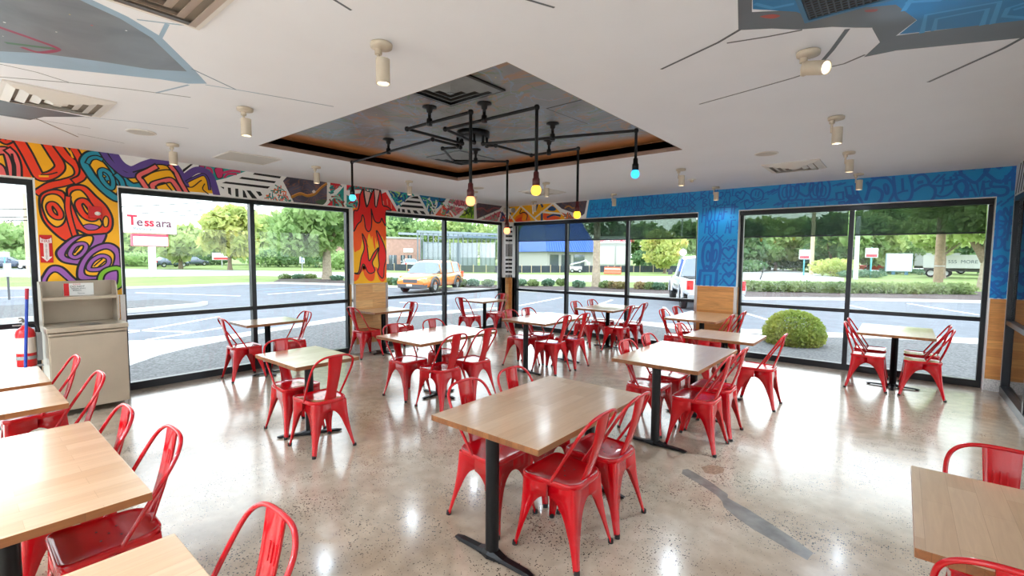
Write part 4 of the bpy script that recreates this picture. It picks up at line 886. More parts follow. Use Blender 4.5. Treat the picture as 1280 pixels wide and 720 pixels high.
row('the small table closest to the waste station', [(1.97, -7.87, -90, 'tucked under')])
row('the second small table from the waste station', [(2.82, -7.86, -90, 'tucked under')])
row('the large table at the left edge', [(3.92, -7.93, -90, 'nearer the waste station at'), (4.50, -7.87, -90, 'nearer us at')])
row('the cut-off table at lower left', [(5.63, -7.88, -90, 'standing at')])
row('the table at the right edge', [(7.56, -5.56, -90, 'on the window side of'), (7.48, -6.73, 90, 'on the near side of')])
c0 = None; GC = 'red metal cafe chairs'
for i, (x, y, a, lab) in enumerate(CH):
    r = math.radians(a); ox, oy = x+.266*math.cos(r), y+.266*math.sin(r)
    if c0 is None:
        c0 = build_chair('cafe_chair', lab, (ox, oy, 0), r, GC); km = kidmap_of(c0)
    else:
        c = copy_tree(c0, km); c.location = (ox, oy, 0); c.rotation_euler = (0, 0, r); c['label'] = lab

# ---------------------------------------------------------------- ceiling spotlights
M['lampglow'] = mat('spot_lens', (255, 240, 214), .4, emit=2)
def build_spot(name, label, loc, group, tilt=0., az=0.):
    t = thing(name, label, 'spotlight', loc, az, group)
    b = MB(); b.lathe([(0, -.002), (.058, -.002), (.060, -.008), (.058, -.024), (.02, -.027), (0, -.027)], n=24); b.cyl((-.028, 0, -.026), (-.028, 0, -.052), .02, n=14); b.build('canopy', M['beige'], t)
    b = MB(); b.cyl((-.028, 0, -.05), (-.028, 0, -.105), .009, n=10); b.box(-.036, -.018, -.012, .012, -.125, -.085); b.build('stem', M['beige'], t)
    R = Matrix.Translation((.0, 0, -.105)) @ Matrix.Rotation(tilt, 4, 'Y')
    def T(p): return tuple(R @ Vector(p))
    b = MB(); b.cyl(T((.012, 0, .015)), T((.012, 0, -.115)), .038, n=24, caps=False); b.cyl(T((.012, 0, .015)), T((.012, 0, .0165)), .038, n=24); b.cyl(T((.012, 0, -.115)), T((.012, 0, -.085)), .033, n=24, caps=False)
    v = []
    for r in (.038, .033):
        for i in range(24): v.append(T((.012+r*math.cos(2*PI*i/24), r*math.sin(2*PI*i/24), -.115)))
    b.add(v, [(i, (i+1) % 24, 24+(i+1) % 24, 24+i) for i in range(24)])
    hd = b.build('head', M['beige'], t)
    b = MB(); b.cyl(T((.012, 0, -.100)), T((.012, 0, -.104)), .0325, n=24); b.build('lens', M['lampglow'], hd)
    ld = bpy.data.lights.new('spot_lamp', 'SPOT'); ld.energy = SPOT_W*(.35 if tilt else 1); ld.color = (.76, .89, 1.0); ld.spot_size = math.radians(100 if tilt else 160); ld.spot_blend = .6; ld.shadow_soft_size = .03
    lo = bpy.data.objects.new('spot_lamp', ld); COL.objects.link(lo); lo.parent = t
    lo.matrix_local = R @ Matrix.Translation((.012, 0, -.118))
    return t
SPOT_W = 12
SPOTS = [(4.905, -6.95, 'above the front of the room, between the two ceiling paintings', 0, 0), (3.075, -6.95, 'above the standing-alone table, near the grey ceiling painting', 0, 0), (1.15, -6.93, 'above the sign window, beside the loop mural', 0, 0),
 (1.15, -5.34, 'before the dark galaxy triangle, near the glowing blue bulb', 0, 0), (1.17, -3.83, 'above the flame pillar and blue graffiti triangle', 0, 0), (1.16, -2.35, 'above the pink triangles near the round speaker', 0, 0),
 (1.10, -.48, 'above the orange triangles by the corner', 0, 0), (2.78, -2.40, 'between the corner diffuser and the galaxy triangle', 0, 0), (3.0, -.56, 'against the left end of the blue wall', 0, 0), (4.87, -2.28, 'beside the small ceiling detector', 0, 0),
 (4.75, -.36, 'above the blue pillar', 0, 0), (6.71, -5.38, 'turned sideways, in the middle of the painted cracks', 1.25, -.55), (6.70, -3.80, 'hanging below the painted cracks', 0, 0), (6.67, -2.17, 'beside the slotted diffuser over the bush table', 0, 0), (6.66, -.48, 'above the middle of the wide back window', 0, 0)]
GS = 'beige cylinder spotlights on the ceiling'; s0 = None
for x, y, lab, ti, az in SPOTS:
    lab = 'beige cylinder spotlight '+lab
    if ti: build_spot('ceiling_spotlight', lab, (x, y, HC), GS, -ti, az)
    elif s0 is None: s0 = build_spot('ceiling_spotlight', lab, (x, y, HC), GS); skm = kidmap_of(s0)
    else:
        c_ = copy_tree(s0, skm); c_.location = (x, y, HC); c_['label'] = lab
        for ch in kids(c_):
            if ch.type == 'LIGHT' and x > 4: ch.data = ch.data.copy(); ch.data.energy = (7 if y > -.6 else 70) if x > 6 else (6 if y > -.6 else 16)
# unseen copies of the spotlight, added behind the viewer as fill light
rear = None
for y in (-8.6, -10.2, -11.9):
    for x in (1.15, 3.1, 4.9, 6.7):
        c_ = copy_tree(s0, skm)
        for ch in kids(c_):
            if ch.type == 'LIGHT':
                ch.data = ch.data.copy(); ch.data.energy = 8 if y > -9 else (115 if y > -11 else 215)
        c_.location = (x, y, HC); c_['label'] = 'unseen beige cylinder spotlight added behind the viewer as fill light'

# ---------------------------------------------------------------- ceiling grilles, speakers, panels
M['grillwhite'] = mat('grille_white', (224, 220, 214), .45)
M['grillbeige'] = mat('grille_beige', (196, 176, 156), .4, metal=.2)
M['galaxyvent'] = mat('painted_grille', (128, 134, 138), .45, var=.15, vscale=6)
M['ventdark'] = mat('duct_inside', (60, 57, 54), .7); M['ventpale'] = mat('duct_inside_pale', (150, 138, 126), .7)
def diffuser(name, label, x0, x1, y0, y1, z, m, edge, steps=4, fill=None):
    cx, cy, dx, dy = (x0+x1)/2, (y0+y1)/2, (x1-x0)/2, (y1-y0)/2
    t = thing(name, label, 'vent', (cx, cy, z), 0, 'square ceiling diffusers')
    b = MB(); 
    def sq(a, b_, zz): return [(-a, -b_, zz), (a, -b_, zz), (a, b_, zz), (-a, b_, zz)]
    b.loft([sq(dx, dy, 0), sq(dx, dy, -.012), sq(dx-.03, dy-.03, -.014), sq(dx-.035, dy-.035, 0)], caps=False, sm=False); b.build('frame', edge, t)
    b = MB(); b.box(-dx+.03, dx-.03, -dy+.03, dy-.03, -.002, -.0005); b.build('duct_opening', fill or M['ventdark'], t)
    for i in range(steps):
        f0 = 1-(i+.30)/(steps+.2); f1 = 1-(i+.95)/(steps+.2)
        b = MB(); b.loft([sq(dx*f0, dy*f0, -.010-.003*i), sq(dx*f1, dy*f1, -.028-.004*i), sq(dx*f1, dy*f1, -.031-.004*i), sq(dx*f0, dy*f0, -.013-.003*i)], caps=False, sm=False); b.build('louvre', m, t)
    b = MB(); f0 = 1-(steps-.1)/(steps+.2); b.box(-dx*f0, dx*f0, -dy*f0, dy*f0, -.03-.004*steps, -.026-.004*steps); b.build('centre_plate', m, t)
    return t
diffuser('ceiling_diffuser', 'large square ceiling diffuser with beige louvres at the top, beside the grey galaxy painting', 4.315, 4.915, -8.24, -7.645, HC, M['grillbeige'], M['grillwhite'], fill=M['ventpale'])
diffuser('ceiling_diffuser', 'square ceiling diffuser at the left picture edge, below the grey galaxy painting', 1.85, 2.455, -8.235, -7.63, HC, M['grillwhite'], M['grillwhite'], fill=M['ventpale'])
diffuser('ceiling_diffuser', 'white square ceiling diffuser near the blue wall and the round speaker', 5.755, 6.375, -1.945, -1.28, HC, M['grillwhite'], M['grillwhite'], fill=M['ventpale'])
diffuser('ceiling_diffuser', 'white square ceiling diffuser near the corner, behind the yellow bulb', 1.80, 2.43, -1.89, -1.29, HC, M['grillwhite'], M['grillwhite'], fill=M['ventpale'])
diffuser('ceiling_diffuser', 'grey painted diffuser at the front edge of the galaxy recess', 4.125, 4.74, -6.29, -5.70, CZ, M['galaxyvent'], M['black'])
diffuser('ceiling_diffuser', 'grey painted diffuser at the back of the galaxy recess', 2.31, 2.935, -4.44, -3.80, CZ, M['galaxyvent'], M['galaxyvent'])
def panel_thing(name, label, cat, x0, x1, y0, y1, z, m, th=.008):
    t = thing(name, label, cat, ((x0+x1)/2, (y0+y1)/2, z)); dx, dy = (x1-x0)/2, (y1-y0)/2
    b = MB(); b.box(-dx+.012, dx-.012, -dy+.012, dy-.012, -th, 0); b.build('panel', m, t)
    b = MB()
    def sq(a, b_, zz): return [(-a, -b_, zz), (a, -b_, zz), (a, b_, zz), (-a, b_, zz)]
    b.loft([sq(dx, dy, 0), sq(dx, dy, -th-.004), sq(dx-.014, dy-.014, -th-.004), sq(dx-.014, dy-.014, 0)], caps=False, sm=False); b.build('frame', M['grillwhite'], t)
    return t
M['perf'] = mat('perforated_grille', (196, 190, 182), .6, var=.12, vscale=240)
panel_thing('return_grille', 'flat perforated ceiling panel above the sign window', 'vent', .735, 1.29, -6.425, -5.84, HC, M['perf'])
def mesh_grille():
    t = thing('mesh_grille', 'dark mesh grille set in the blue circuit ceiling painting', 'vent', (7.06, -6.10, HC))
    b = MB(); b.box(-.30, .30, -.30, .30, -.004, -.0005); b.build('backing', M['ventdark'], t)
    b = MB()
    def sq(a, b_, zz): return [(-a, -b_, zz), (a, -b_, zz), (a, b_, zz), (-a, b_, zz)]
    b.loft([sq(.312, .312, 0), sq(.312, .312, -.012), sq(.292, .292, -.012), sq(.292, .292, 0)], caps=False, sm=False); b.build('frame', paint((50, 110, 150)), t)
    b = MB()
    for i in range(23): q = -.286+.026*i; b.box(q-.003, q+.003, -.292, .292, -.009, -.006); b.box(-.292, .292, q-.003, q+.003, -.009, -.006)
    b.build('mesh', paint((64, 78, 92)), t)
mesh_grille()
for x, y, lab in ((1.49, -7.27, 'round white ceiling speaker left of the spotlights, over the loop mural'), (5.95, -2.63, 'round white ceiling speaker beside the white square diffuser'), (1.5, -2.63, 'round white ceiling speaker near the corner, beside a red-necked bulb')):
    t = thing('ceiling_speaker', lab, 'speaker', (x, y, HC), 0, 'round ceiling speakers')
    b = MB(); b.lathe([(.118, 0), (.12, -.006), (.11, -.010), (.104, -.006)], n=32); b.build('rim', M['grillwhite'], t)
    b = MB(); b.lathe([(.106, -.006), (.06, -.009), (0, -.010)], n=32); b.build('grille', M['perf'], t)
t = thing('smoke_detector', 'small beige round detector on the ceiling before the blue wall', 'detector', (4.70, -1.36, HC))
b = MB(); b.lathe([(0, 0), (.055, 0), (.055, -.012), (.03, -.016), (0, -.016)], n=20); b.build('base', M['whiteplastic'], t)
b = MB(); b.lathe([(.026, -.014), (.026, -.034), (.012, -.044), (0, -.044)], n=16); b.build('sensor_head', M['beige'], t)
# emergency light in the corner
t = thing('emergency_light', 'twin-headed emergency lamp high in the zebra-striped corner', 'lamp', (.07, -.07, 2.755), math.radians(-45))
b = MB(); b.box(-.035, .015, -.055, .055, -.045, .045); b.build('housing', M['whiteplastic'], t, bevel=.006)
for s in (-1, 1):
    b = MB(); Mx_ = Matrix.Translation((.045, s*.085, .0)) @ Matrix.Rotation(s*.5, 4, 'Z') @ Matrix.Rotation(PI/2, 4, 'Y')
    b.lathe([(0, -.04), (.03, -.035), (.055, -.005), (.058, .02), (.05, .024), (0, .026)], n=20, M=Mx_); b.build('lamp_head', M['steel'] if s < 0 else M['grey'], t)
    b = MB(); b.tube([(-.01, s*.05, 0), (.02, s*.075, 0), (.04, s*.085, 0)], .008, 8); b.build('swivel_arm', M['grey'], t)

# ---------------------------------------------------------------- pipe chandelier
PZ = 2.84
hub = (3.66, -4.95)
t = thing('pipe_chandelier', 'black iron pipe chandelier with six bare coloured bulbs in the galaxy recess', 'chandelier', (hub[0], hub[1], CZ))
def loc(x, y, z): return (x-hub[0], y-hub[1], z-CZ)
b = MB(); b.lathe([(0, 0), (.17, 0), (.17, -.055), (.16, -.06), (0, -.06)], n=32); b.build('hub_canopy', M['black'], t)
def bulbmat(nm, rgb, e): return mat(nm, rgb, .3, emit=e)
BM = {'A': bulbmat('bulb_cyan', (70, 205, 255), 1.1), 'B': bulbmat('bulb_peach', (255, 140, 88), 1.5), 'C': bulbmat('bulb_yellow', (255, 190, 50), 1.7), 'D': bulbmat('bulb_peach_small', (255, 150, 92), 1.5), 'E': bulbmat('bulb_amber', (255, 176, 36), 1.7), 'F': bulbmat('bulb_blue', (50, 170, 255), 1.0)}
SOCK = {'A': M['black'], 'B': mat('maroon_socket', (74, 14, 18), .35), 'F': M['black']}
ARMS = {'A': ([(3.53, -5.05), (3.53, -5.39), (1.86, -5.25)], 2.385, (2.71, -5.31)), 'B': ([(3.64, -5.09), (3.64, -5.79), (4.45, -5.79)], 2.118, (3.95, -5.75)),
 'C': ([(3.77, -5.05), (3.91, -5.57), (4.94, -5.56)], 2.188, (4.39, -5.55)), 'D': ([(3.50, -4.98), (3.31, -5.06), (2.92, -4.54), (3.41, -4.10)], 1.985, (3.09, -4.32)),
 'E': ([(3.77, -4.86), (3.85, -4.81), (3.86, -4.21), (4.45, -4.16)], 2.122, (4.09, -4.18)), 'F': ([(3.80, -4.95), (5.25, -4.46)], 2.432, (4.50, -4.71))}
for k_, (P, bz, fl_) in ARMS.items():
    fl_ = Vector((*fl_, 0)); best = None
    for i in range(len(P)-1):   # flange hangs right over its pipe
        a, c2 = Vector((*P[i], 0)), Vector((*P[i+1], 0)); d = c2-a; u = max(0, min(1, (fl_-a).dot(d)/d.dot(d))); q = a+d*u
        if best is None or (q-fl_).length < best[0]: best = ((q-fl_).length, q)
    fl_ = best[1]
    s0_ = P[0]
    path = [(s0_[0], s0_[1], CZ-.05), (s0_[0], s0_[1], PZ)]+[(x, y, PZ) for x, y in P[1:]]+[(P[-1][0], P[-1][1], bz+.15)]
    b = MB()
    for i in range(len(path)-1): b.cyl(loc(*path[i]), loc(*path[i+1]), .0135, n=12)
    pp = b.build('pipe_arm', M['black'], t)
    for q in path[1:-1]:
        b = MB(); b.lathe([(0, -.024), (.016, -.019), (.0225, -.008), (.0225, .008), (.016, .019), (0, .024)], c=loc(*q), n=14); b.build('elbow', M['black'], pp)
    b = MB(); b.lathe([(0, CZ-PZ), (.062, CZ-PZ), (.062, CZ-PZ-.012), (.028, CZ-PZ-.022), (.024, CZ-PZ-.05), (.0145, CZ-PZ-.055), (.0145, .04), (.024, .036), (.026, 0), (.024, -.024), (0, -.026)], c=loc(fl_.x, fl_.y, PZ), n=18); b.build('flange_hanger', M['black'], pp)
    x, y = P[-1]
    b = MB(); b.lathe([(.0138, .165), (.021, .155), (.022, .115), (.029, .105), (.030, .052), (.0, .052)], c=loc(x, y, bz), n=18); sk = b.build('socket', SOCK.get(k_, SOCK['B']), pp)
    b = MB(); b.lathe([(.016, .058), (.017, .045), (.024, .036), (.0365, .014), (.0385, -.006), (.035, -.024), (.022, -.038), (0, -.043)][::-1], c=loc(x, y, bz+.02), n=20); bl = b.build('bulb', BM[k_], sk)
    bl['label'] = {'A': 'cyan bulb', 'B': 'peach bulb', 'C': 'yellow bulb', 'D': 'small peach bulb', 'E': 'amber bulb', 'F': 'blue bulb'}[k_]

# ---------------------------------------------------------------- waste station with shelf hutch
M['steelbox'] = mat('satin_steel', (180, 166, 146), .36, metal=.55, var=.05, vscale=4)
M['steelin'] = mat('satin_steel_hutch', (166, 152, 134), .38, metal=.45, var=.05, vscale=4)
WX0, WX1, WY0, WY1, WT = .10, .60, -7.915, -7.265, .93
t = thing('waste_station', 'stainless steel waste cabinet with a tray shelf hutch below the loop mural', 'cabinet', ((WX0+WX1)/2, (WY0+WY1)/2, 0))
hx, hy = (WX1-WX0)/2, (WY1-WY0)/2
b = MB(); b.box(-hx, hx-.02, -hy+.012, hy-.012, .06, .84); b.build('cabinet_body', M['steelbox'], t, bevel=.004)
b = MB(); b.box(hx-.018, hx, -hy+.02, hy-.014, .065, .832); d_ = b.build('door', M['steelbox'], t, bevel=.003)
b = MB(); b.box(-hx, hx, -hy+.008, hy-.008, .845, .872); b.build('upper_rail', M['steelbox'], t, bevel=.003)
b = MB(); b.box(-hx, hx+.015, -hy, hy, .88, WT); cp = b.build('counter_top', M['steelbox'], t, bevel=.006)
b = MB(); b.lathe([(.10, .003), (.088, .006), (.08, .002), (.06, .001), (0, .001)], c=(.10, .03, WT), n=28); b.build('drop_hole_ring', M['steelguard'], cp)
for sx in (-1, 1):
    for sy in (-1, 1):
        b = MB(); b.cyl((sx*(hx-.05), sy*(hy-.04), 0), (sx*(hx-.05), sy*(hy-.04), .07), .016, n=12); b.build('foot', M['steelguard'], t)
b = MB()
for z0 in (.60, .30): b.box(hx-.06, hx-.01, -hy-.004, -hy+.02, z0, z0+.06)
# hutch
b = MB(); b.box(-hx+.0, -hx+.014, -hy+.0, hy-.03, WT, 1.385); hu = b.build('hutch_back', M['steelin'], t, bevel=.002)
pr = [(-hx, WT), (-hx+.26, WT), (-hx+.24, 1.30), (-hx+.21, 1.36), (-hx+.16, 1.385), (-hx, 1.385)]
for y in (-hy, hy-.042):
    b = MB(); b.prism(pr, y, y+.012, 0, lambda u, v, w_: (u, w_, v)); b.build('hutch_side', M['steelin'], t)
b = MB(); b.box(-hx+.014, -hx+.235, -hy+.012, hy-.042, 1.205, 1.222); b.box(-hx+.227, -hx+.235, -hy+.012, hy-.042, 1.19, 1.205); b.build('tray_shelf', M['steelbox'], t)
b = MB(); b.box(-hx+.0, -hx+.02, hy-.03, hy+.02, WT, 1.2); b.build('rear_upright', M['steelguard'], t)
# printed card on the hutch
sg = thing('notice_card', 'white printed notice card with a red stripe on the steel hutch', 'sign', (WX0+.02, -7.585, 1.2225))
b = MB(); b.box(0, .004, -.13, .12, 0, .135); cd_ = b.build('card', M['whiteplastic'], sg)
b = MB(); b.box(.004, .0048, -.128, -.085, .0, .135); b.build('red_stripe', paint((205, 14, 20)), sg)
b = MB(); ft = lambda z, s_, txt, mi, y=-.02: put_text(b, txt, s_*.8, frame_at((.0055, y, z), (0, 1, 0), (0, 0, 1)), mi, .0004)
ft(.122, .026, 'PLEASE', 0); ft(.098, .038, 'DO NOT', 1, -.015); ft(.075, .022, 'THROW AWAY', 1, -.008); ft(.055, .023, 'BASKETS', 1, -.02); ft(.034, .014, '----', 1, -.01); ft(.022, .018, 'Thank you', 1, .012)
b.build('lettering', [paint((205, 60, 80)), paint((40, 36, 38))], sg)

# fire extinguisher on a bracket, left side of the cabinet
t = thing('fire_extinguisher', 'red fire extinguisher with a printed label beside the steel waste station', 'fire extinguisher', (.30, -8.04, .53))
b = MB(); b.lathe([(0, 0), (.070, 0), (.076, .008), (.076, .335), (.066, .375), (.035, .40), (.026, .405), (.026, .42), (0, .42)], n=28); b.build('cylinder', M['redplastic'], t)
b = MB(); b.lathe([(.0767, .14), (.0767, .30)], n=28); b.build('printed_label', paint((222, 206, 190)), t)
b = MB(); b.lathe([(.078, .075), (.079, .08), (.079, .105), (.078, .11)], n=28); b.build('strap', M['grey'], t)
b = MB(); b.cyl((0, 0, .415), (0, 0, .46), .02, n=14); b.tube([(.0, 0, .45), (.04, -.02, .475), (.085, -.05, .47)], .009, 8); b.tube([(0, 0, .465), (.035, -.02, .50), (.08, -.05, .505)], .008, 8); b.build('valve_handle', M['steelguard'], t)
b = MB(); b.tube(smooth_path([(0, .02, .445), (.0, .07, .44), (.01, .098, .38), (.012, .1, .25), (.012, .095, .14)], 5), .011, 8); b.build('hose', M['rubber'], t)
b = MB(); b.tube([(.085*math.cos(a)*.45+.055, .085*math.sin(a)*.5-.045, .43) for a in [i*PI/8 for i in range(16)]], .0025, 6, True); b.build('pin_ring', M['steelguard'], t)
b = MB(); b.box(-.03, .03, .078, .119, .05, .34); b.box(-.04, .04, .02, .119, -.012, -.002); b.build('mounting_bracket', M['grey'], t)
# blue broom
t = thing('broom', 'blue handled broom with red grip leaning against the steel waste station', 'broom', (.60, -8.10, 0))
b = MB(); b.cyl((0, 0, .10), (-.04, .07, 1.29), .0125, n=12); b.build('handle', mat('blue_pole', (16, 56, 150), .35), t)
b = MB(); b.cyl((-.038, .0665, 1.235), (-.0415, .0725, 1.34), .0145, n=12); b.build('grip', mat('red_grip', (170, 22, 48), .4), t)
b = MB(); b.loft([[(-.03, -.04, .13), (.03, -.04, .13), (.03, .04, .13), (-.03, .04, .13)], [(-.03, -.15, .09), (.03, -.15, .09), (.03, .15, .09), (-.03, .15, .09)], [(-.035, -.17, .0), (.035, -.17, .0), (.035, .17, .0), (-.035, .17, .0)]], sm=False); b.build('bristles', mat('dark_bristle', (40, 42, 48), .8, bump=.5, bscale=300), t)

# fire sign and alarm strobe on the loop mural
t = thing('fire_sign', 'red and white FIRE EXTINGUISHER arrow sign on the loop mural', 'sign', (.004, -7.818, 1.735))
b = MB(); b.box(0, .004, -.05, .05, -.15, .15); b.build('plate', paint((198, 12, 18)), t, bevel=.001)
b = MB(); b.prism([(-.044, .125), (-.03, .108), (0, .100), (.03, .108), (.044, .125), (.046, .065), (.021, .06), (.021, -.085), (.043, -.085), (0, -.138), (-.043, -.085), (-.021, -.085), (-.021, .06), (-.046, .065)], .004, .0052, 0, lambda u, v, w_: (w_, u, v)); b.build('white_arrow', paint((236, 226, 222)), t)
b = MB(); put_text(b, 'FIRE', .040, frame_at((.0062, 0, .081), (0, 1, 0), (0, 0, 1)), 0, .0004)
for i, ch in enumerate('EXTINGUISHER'): put_text(b, ch, .020, frame_at((.0062, 0, .046-.0142*i), (0, 1, 0), (0, 0, 1)), 1, .0004)
b.build('lettering', [paint((190, 30, 44)), paint((110, 50, 56))], t)
t = thing('fire_alarm', 'red fire alarm strobe box on the loop mural', 'alarm', (.006, -7.404, 2.154))
b = MB(); b.box(0, .045, -.058, .058, -.065, .07); b.build('housing', M['redplastic'], t, bevel=.008)
b = MB(); b.lathe([(0, .022), (.02, .018), (.028, 0)][::-1], n=18, M=Matrix.Translation((.045, .02, -.01)) @ Matrix.Rotation(PI/2, 4, 'Y') @ Matrix.Scale(.8, 4, (1, 0, 0))); b.build('strobe_lens', M['whiteplastic'], t)

# ---------------------------------------------------------------- ground outside
M['asphalt'] = mat('asphalt', (106, 110, 118), .85, var=.12, vscale=3)
M['roadway'] = mat('pale_road', (168, 168, 166), .85, var=.05, vscale=1)
M['concrete'] = mat('pavement_concrete', (196, 194, 188), .8, var=.05, vscale=2)
M['gravelbed'] = mat('dark_gravel', (96, 96, 97), .9, var=.55, vscale=26, bump=.6, bscale=60)
M['mulch'] = mat('bark_mulch', (84, 72, 70), .95, var=.4, vscale=14, bump=.6, bscale=40)
M['lawn'] = mat('lawn_grass', (124, 142, 78), .95, var=.18, vscale=.6)
M['line'] = mat('road_paint', (236, 236, 236), .7)
M['lineblue'] = mat('road_paint_blue', (110, 150, 205), .7)
struct(MB().box(-420, 420, -160, 420, GZ-.3, GZ-.02).build('lawn', M['lawn']))
def slab(name, poly, z0, z1, m):
    b = MB(); b.prism([tuple(q) for q in poly], z0, z1); return struct(b.build(name, m))
def strip(name, pts, w, z0, z1, m, parent=None, closed=False):
    P = [Vector(q) for q in pts]; n = len(P); b = MB(); Lp, Rp = [], []
    for i in range(n):
        d = (P[min(i+1, n-1)]-P[max(i-1, 0)]).normalized(); nn = Vector((-d.y, d.x))*(w/2); Lp.append(P[i]+nn); Rp.append(P[i]-nn)
    b.loft([[(*Rp[i], z0), (*Rp[i], z1), (*Lp[i], z1), (*Lp[i], z0)] for i in range(n)], sm=False)
    o = b.build(name, m, parent)
    if parent is None: struct(o)
    return o
FAR = [(-33.865,-14.008),(-27.423,-6.752),(-23.943,-2.399),(-23.424,-0.048),(-23.719,3.387),(-22.997,4.997),(-18.658,6.943),(-14.676,7.942),(-8.429,10.348),(-4.451,12.082),(0.291,13.564),(1.927,13.775),(5.372,16.830),(9.730,19.272),(16.013,21.886)]
lot = slab('parking_lot', FAR+[(40, -30), (-40, -60)], GZ-.05, GZ, M['asphalt'])
strip('curb', FAR, .16, GZ-.05, GZ+.12, M['concrete'])
slab('sidewalk', [(-12.071,-10.150),(-9.936,-7.703),(-5.602,-6.590),(-5.175,-6.085),(-4.476,-5.206),(-4.487,-4.534),(-5.539,-0.917),(-5.030,0.347),(-4.391,2.118),(-3.829,3.978),(-2.634,3.758),(-0.452,3.779),(1.957,4.106),(4.130,4.521),(6.088,5.442),(8.628,6.667),(9.900,7.128)]+[(10, .3), (-.25, .3), (-.25, -13)], GZ-.02, GZ+.02, M['concrete'])
slab('gravel_bed', [(-2.239,-6.758),(-2.899,-6.157),(-3.297,-5.551),(-3.609,-4.810),(-4.035,-3.909),(-4.288,-2.842),(-4.544,-1.517),(-4.177,-0.277),(-3.641,1.095),(-3.378,3.383)]+[(-.26, .25), (-.26, -7.4)], GZ, GZ+.05, M['gravelbed'])
slab('gravel_bed', [(-1.838,2.761),(-1.067,2.956),(0.372,3.319),(2.580,3.117),(4.357,3.568),(5.862,4.187),(7.062,4.988),(8.515,5.397),(9.690,5.871)]+[(10, .26), (-.2, .26)], GZ, GZ+.05, M['gravelbed'])
slab('gravel_island', [(-15.725,-9.036),(-15.569,-7.396),(-15.742,-5.416),(-14.740,-4.262),(-14.728,-3.192),(-12.662,-2.686),(-11.862,-2.876),(-11.902,-4.745),(-11.238,-7.110),(-10.964,-8.457)], GZ, GZ+.10, M['gravelbed'])
strip('curb', [(-10.579,-8.461),(-10.808,-7.146),(-11.255,-4.877),(-11.756,-2.884),(-12.263,-2.503)], .15, GZ, GZ+.13, M['concrete'])
slab('mulch_bed', [(1.690,14.080),(5.335,17.328),(9.776,19.793),(10.368,20.117),(11.306,28.805),(4.908,24.096),(-0.185,21.722)], GZ-.02, GZ+.06, M['mulch'])
slab('mulch_bed', [(-15.001,11.911),(-13.031,12.784),(-10.792,13.978),(-6.196,16.595),(-1.325,18.713),(0.150,14.013),(-4.709,12.538),(-8.792,10.788),(-10.613,10.231)], GZ-.02, GZ+.06, M['mulch'])
slab('mulch_bed', [(-24.840,5.410),(-28.866,7.760),(-25.272,10.455),(-21.694,8.767),(-19.356,7.362),(-20.667,7.199),(-23.170,6.100)], GZ-.02, GZ+.06, M['mulch'])
slab('road', [(-52.692,-16.467),(-45.784,-5.753),(-40.036,0.818),(-37.412,8.702),(-27.252,12.108),(-19.418,15.987),(-12.314,20.644),(-4.098,27.545),(-1.907,29.883),(-3.915,38.320),(-7.416,38.113),(-18.882,30.469),(-29.848,25.614),(-38.409,18.815),(-50.800,13.898),(-64.815,5.773),(-76.135,-4.103),(-92.449,-21.658)], GZ-.06, GZ-.005, M['roadway'])
slab('driveway', [(-21.289,92.375),(-14.809,102.434),(-2.927,65.565),(3.014,46.103),(3.616,38.344),(-4.153,31.749)], GZ-.06, GZ-.004, M['roadway'])
slab('driveway', [(-0.520,91.642),(22.664,152.938),(18.093,104.986),(0.919,73.097)], GZ-.06, GZ-.004, M['roadway'])
for q, m_ in (([(5.552,14.403),(6.835,11.804)], 'line'), ([(7.457,16.875),(9.212,13.410)], 'line'), ([(-3.759,5.167),(-4.546,9.153)], 'line'), ([(1.776,5.837),(0.476,8.399)], 'line'), ([(-1.488,6.547),(-2.320,9.684)], 'line'), ([(-6.596,-5.838),(-8.259,-3.429)], 'line'), ([(-5.170,-5.828),(-5.875,-4.103)], 'line'), ([(-7.056,-5.775),(-5.734,-4.903)], 'line'), ([(-15.347,1.003),(-16.480,5.633)], 'line'), ([(-13.527,2.476),(-14.165,4.242)], 'line'), ([(-18.864,1.895),(-19.295,4.689)], 'lineblue'), ([(-16.928,1.488),(-17.438,4.659)], 'lineblue'), ([(-20.515,-2.787),(-15.326,-0.202)], 'line'), ([(-21.254,-7.087),(-20.148,-3.727)], 'line'), ([(3.171,8.548),(4.187,7.053)], 'line'), ([(-7.946,2.855),(-5.702,3.327)], 'line')):
    strip('road_marking', q, .12, GZ+.001, GZ+.006, M[m_], lot)

# ---------------------------------------------------------------- foliage
def leafmat(name, c1, c2, c3=None):
    m, nt, b = newmat(name); N = nt.nodes; L = nt.links
    g = N.new('ShaderNodeNewGeometry'); n = N.new('ShaderNodeTexNoise'); n.inputs['Scale'].default_value = .8; n.inputs['Detail'].default_value = 6
    L.new(g.outputs['Position'], n.inputs['Vector'])
    r = N.new('ShaderNodeValToRGB'); e = r.color_ramp.elements; e[0].position = .35; e[0].color = (*s2l(c1), 1); e[1].position = .65; e[1].color = (*s2l(c2), 1)
    if c3: q = e.new(.72); q.color = (*s2l(c3), 1)
    L.new(n.outputs['Fac'], r.inputs['Fac']); L.new(r.outputs['Color'], b.inputs['Base Color']); b.inputs['Roughness'].default_value = .6; b.inputs['Specular IOR Level'].default_value = .2
    tr = N.new('ShaderNodeBsdfTranslucent'); L.new(r.outputs['Color'], tr.inputs['Color']); mx = N.new('ShaderNodeMixShader'); mx.inputs[0].default_value = .45
    out = [q for q in N if q.type == 'OUTPUT_MATERIAL'][0]
    L.new(b.outputs[0], mx.inputs[1]); L.new(tr.outputs[0], mx.inputs[2]); L.new(mx.outputs[0], out.inputs['Surface']); return m
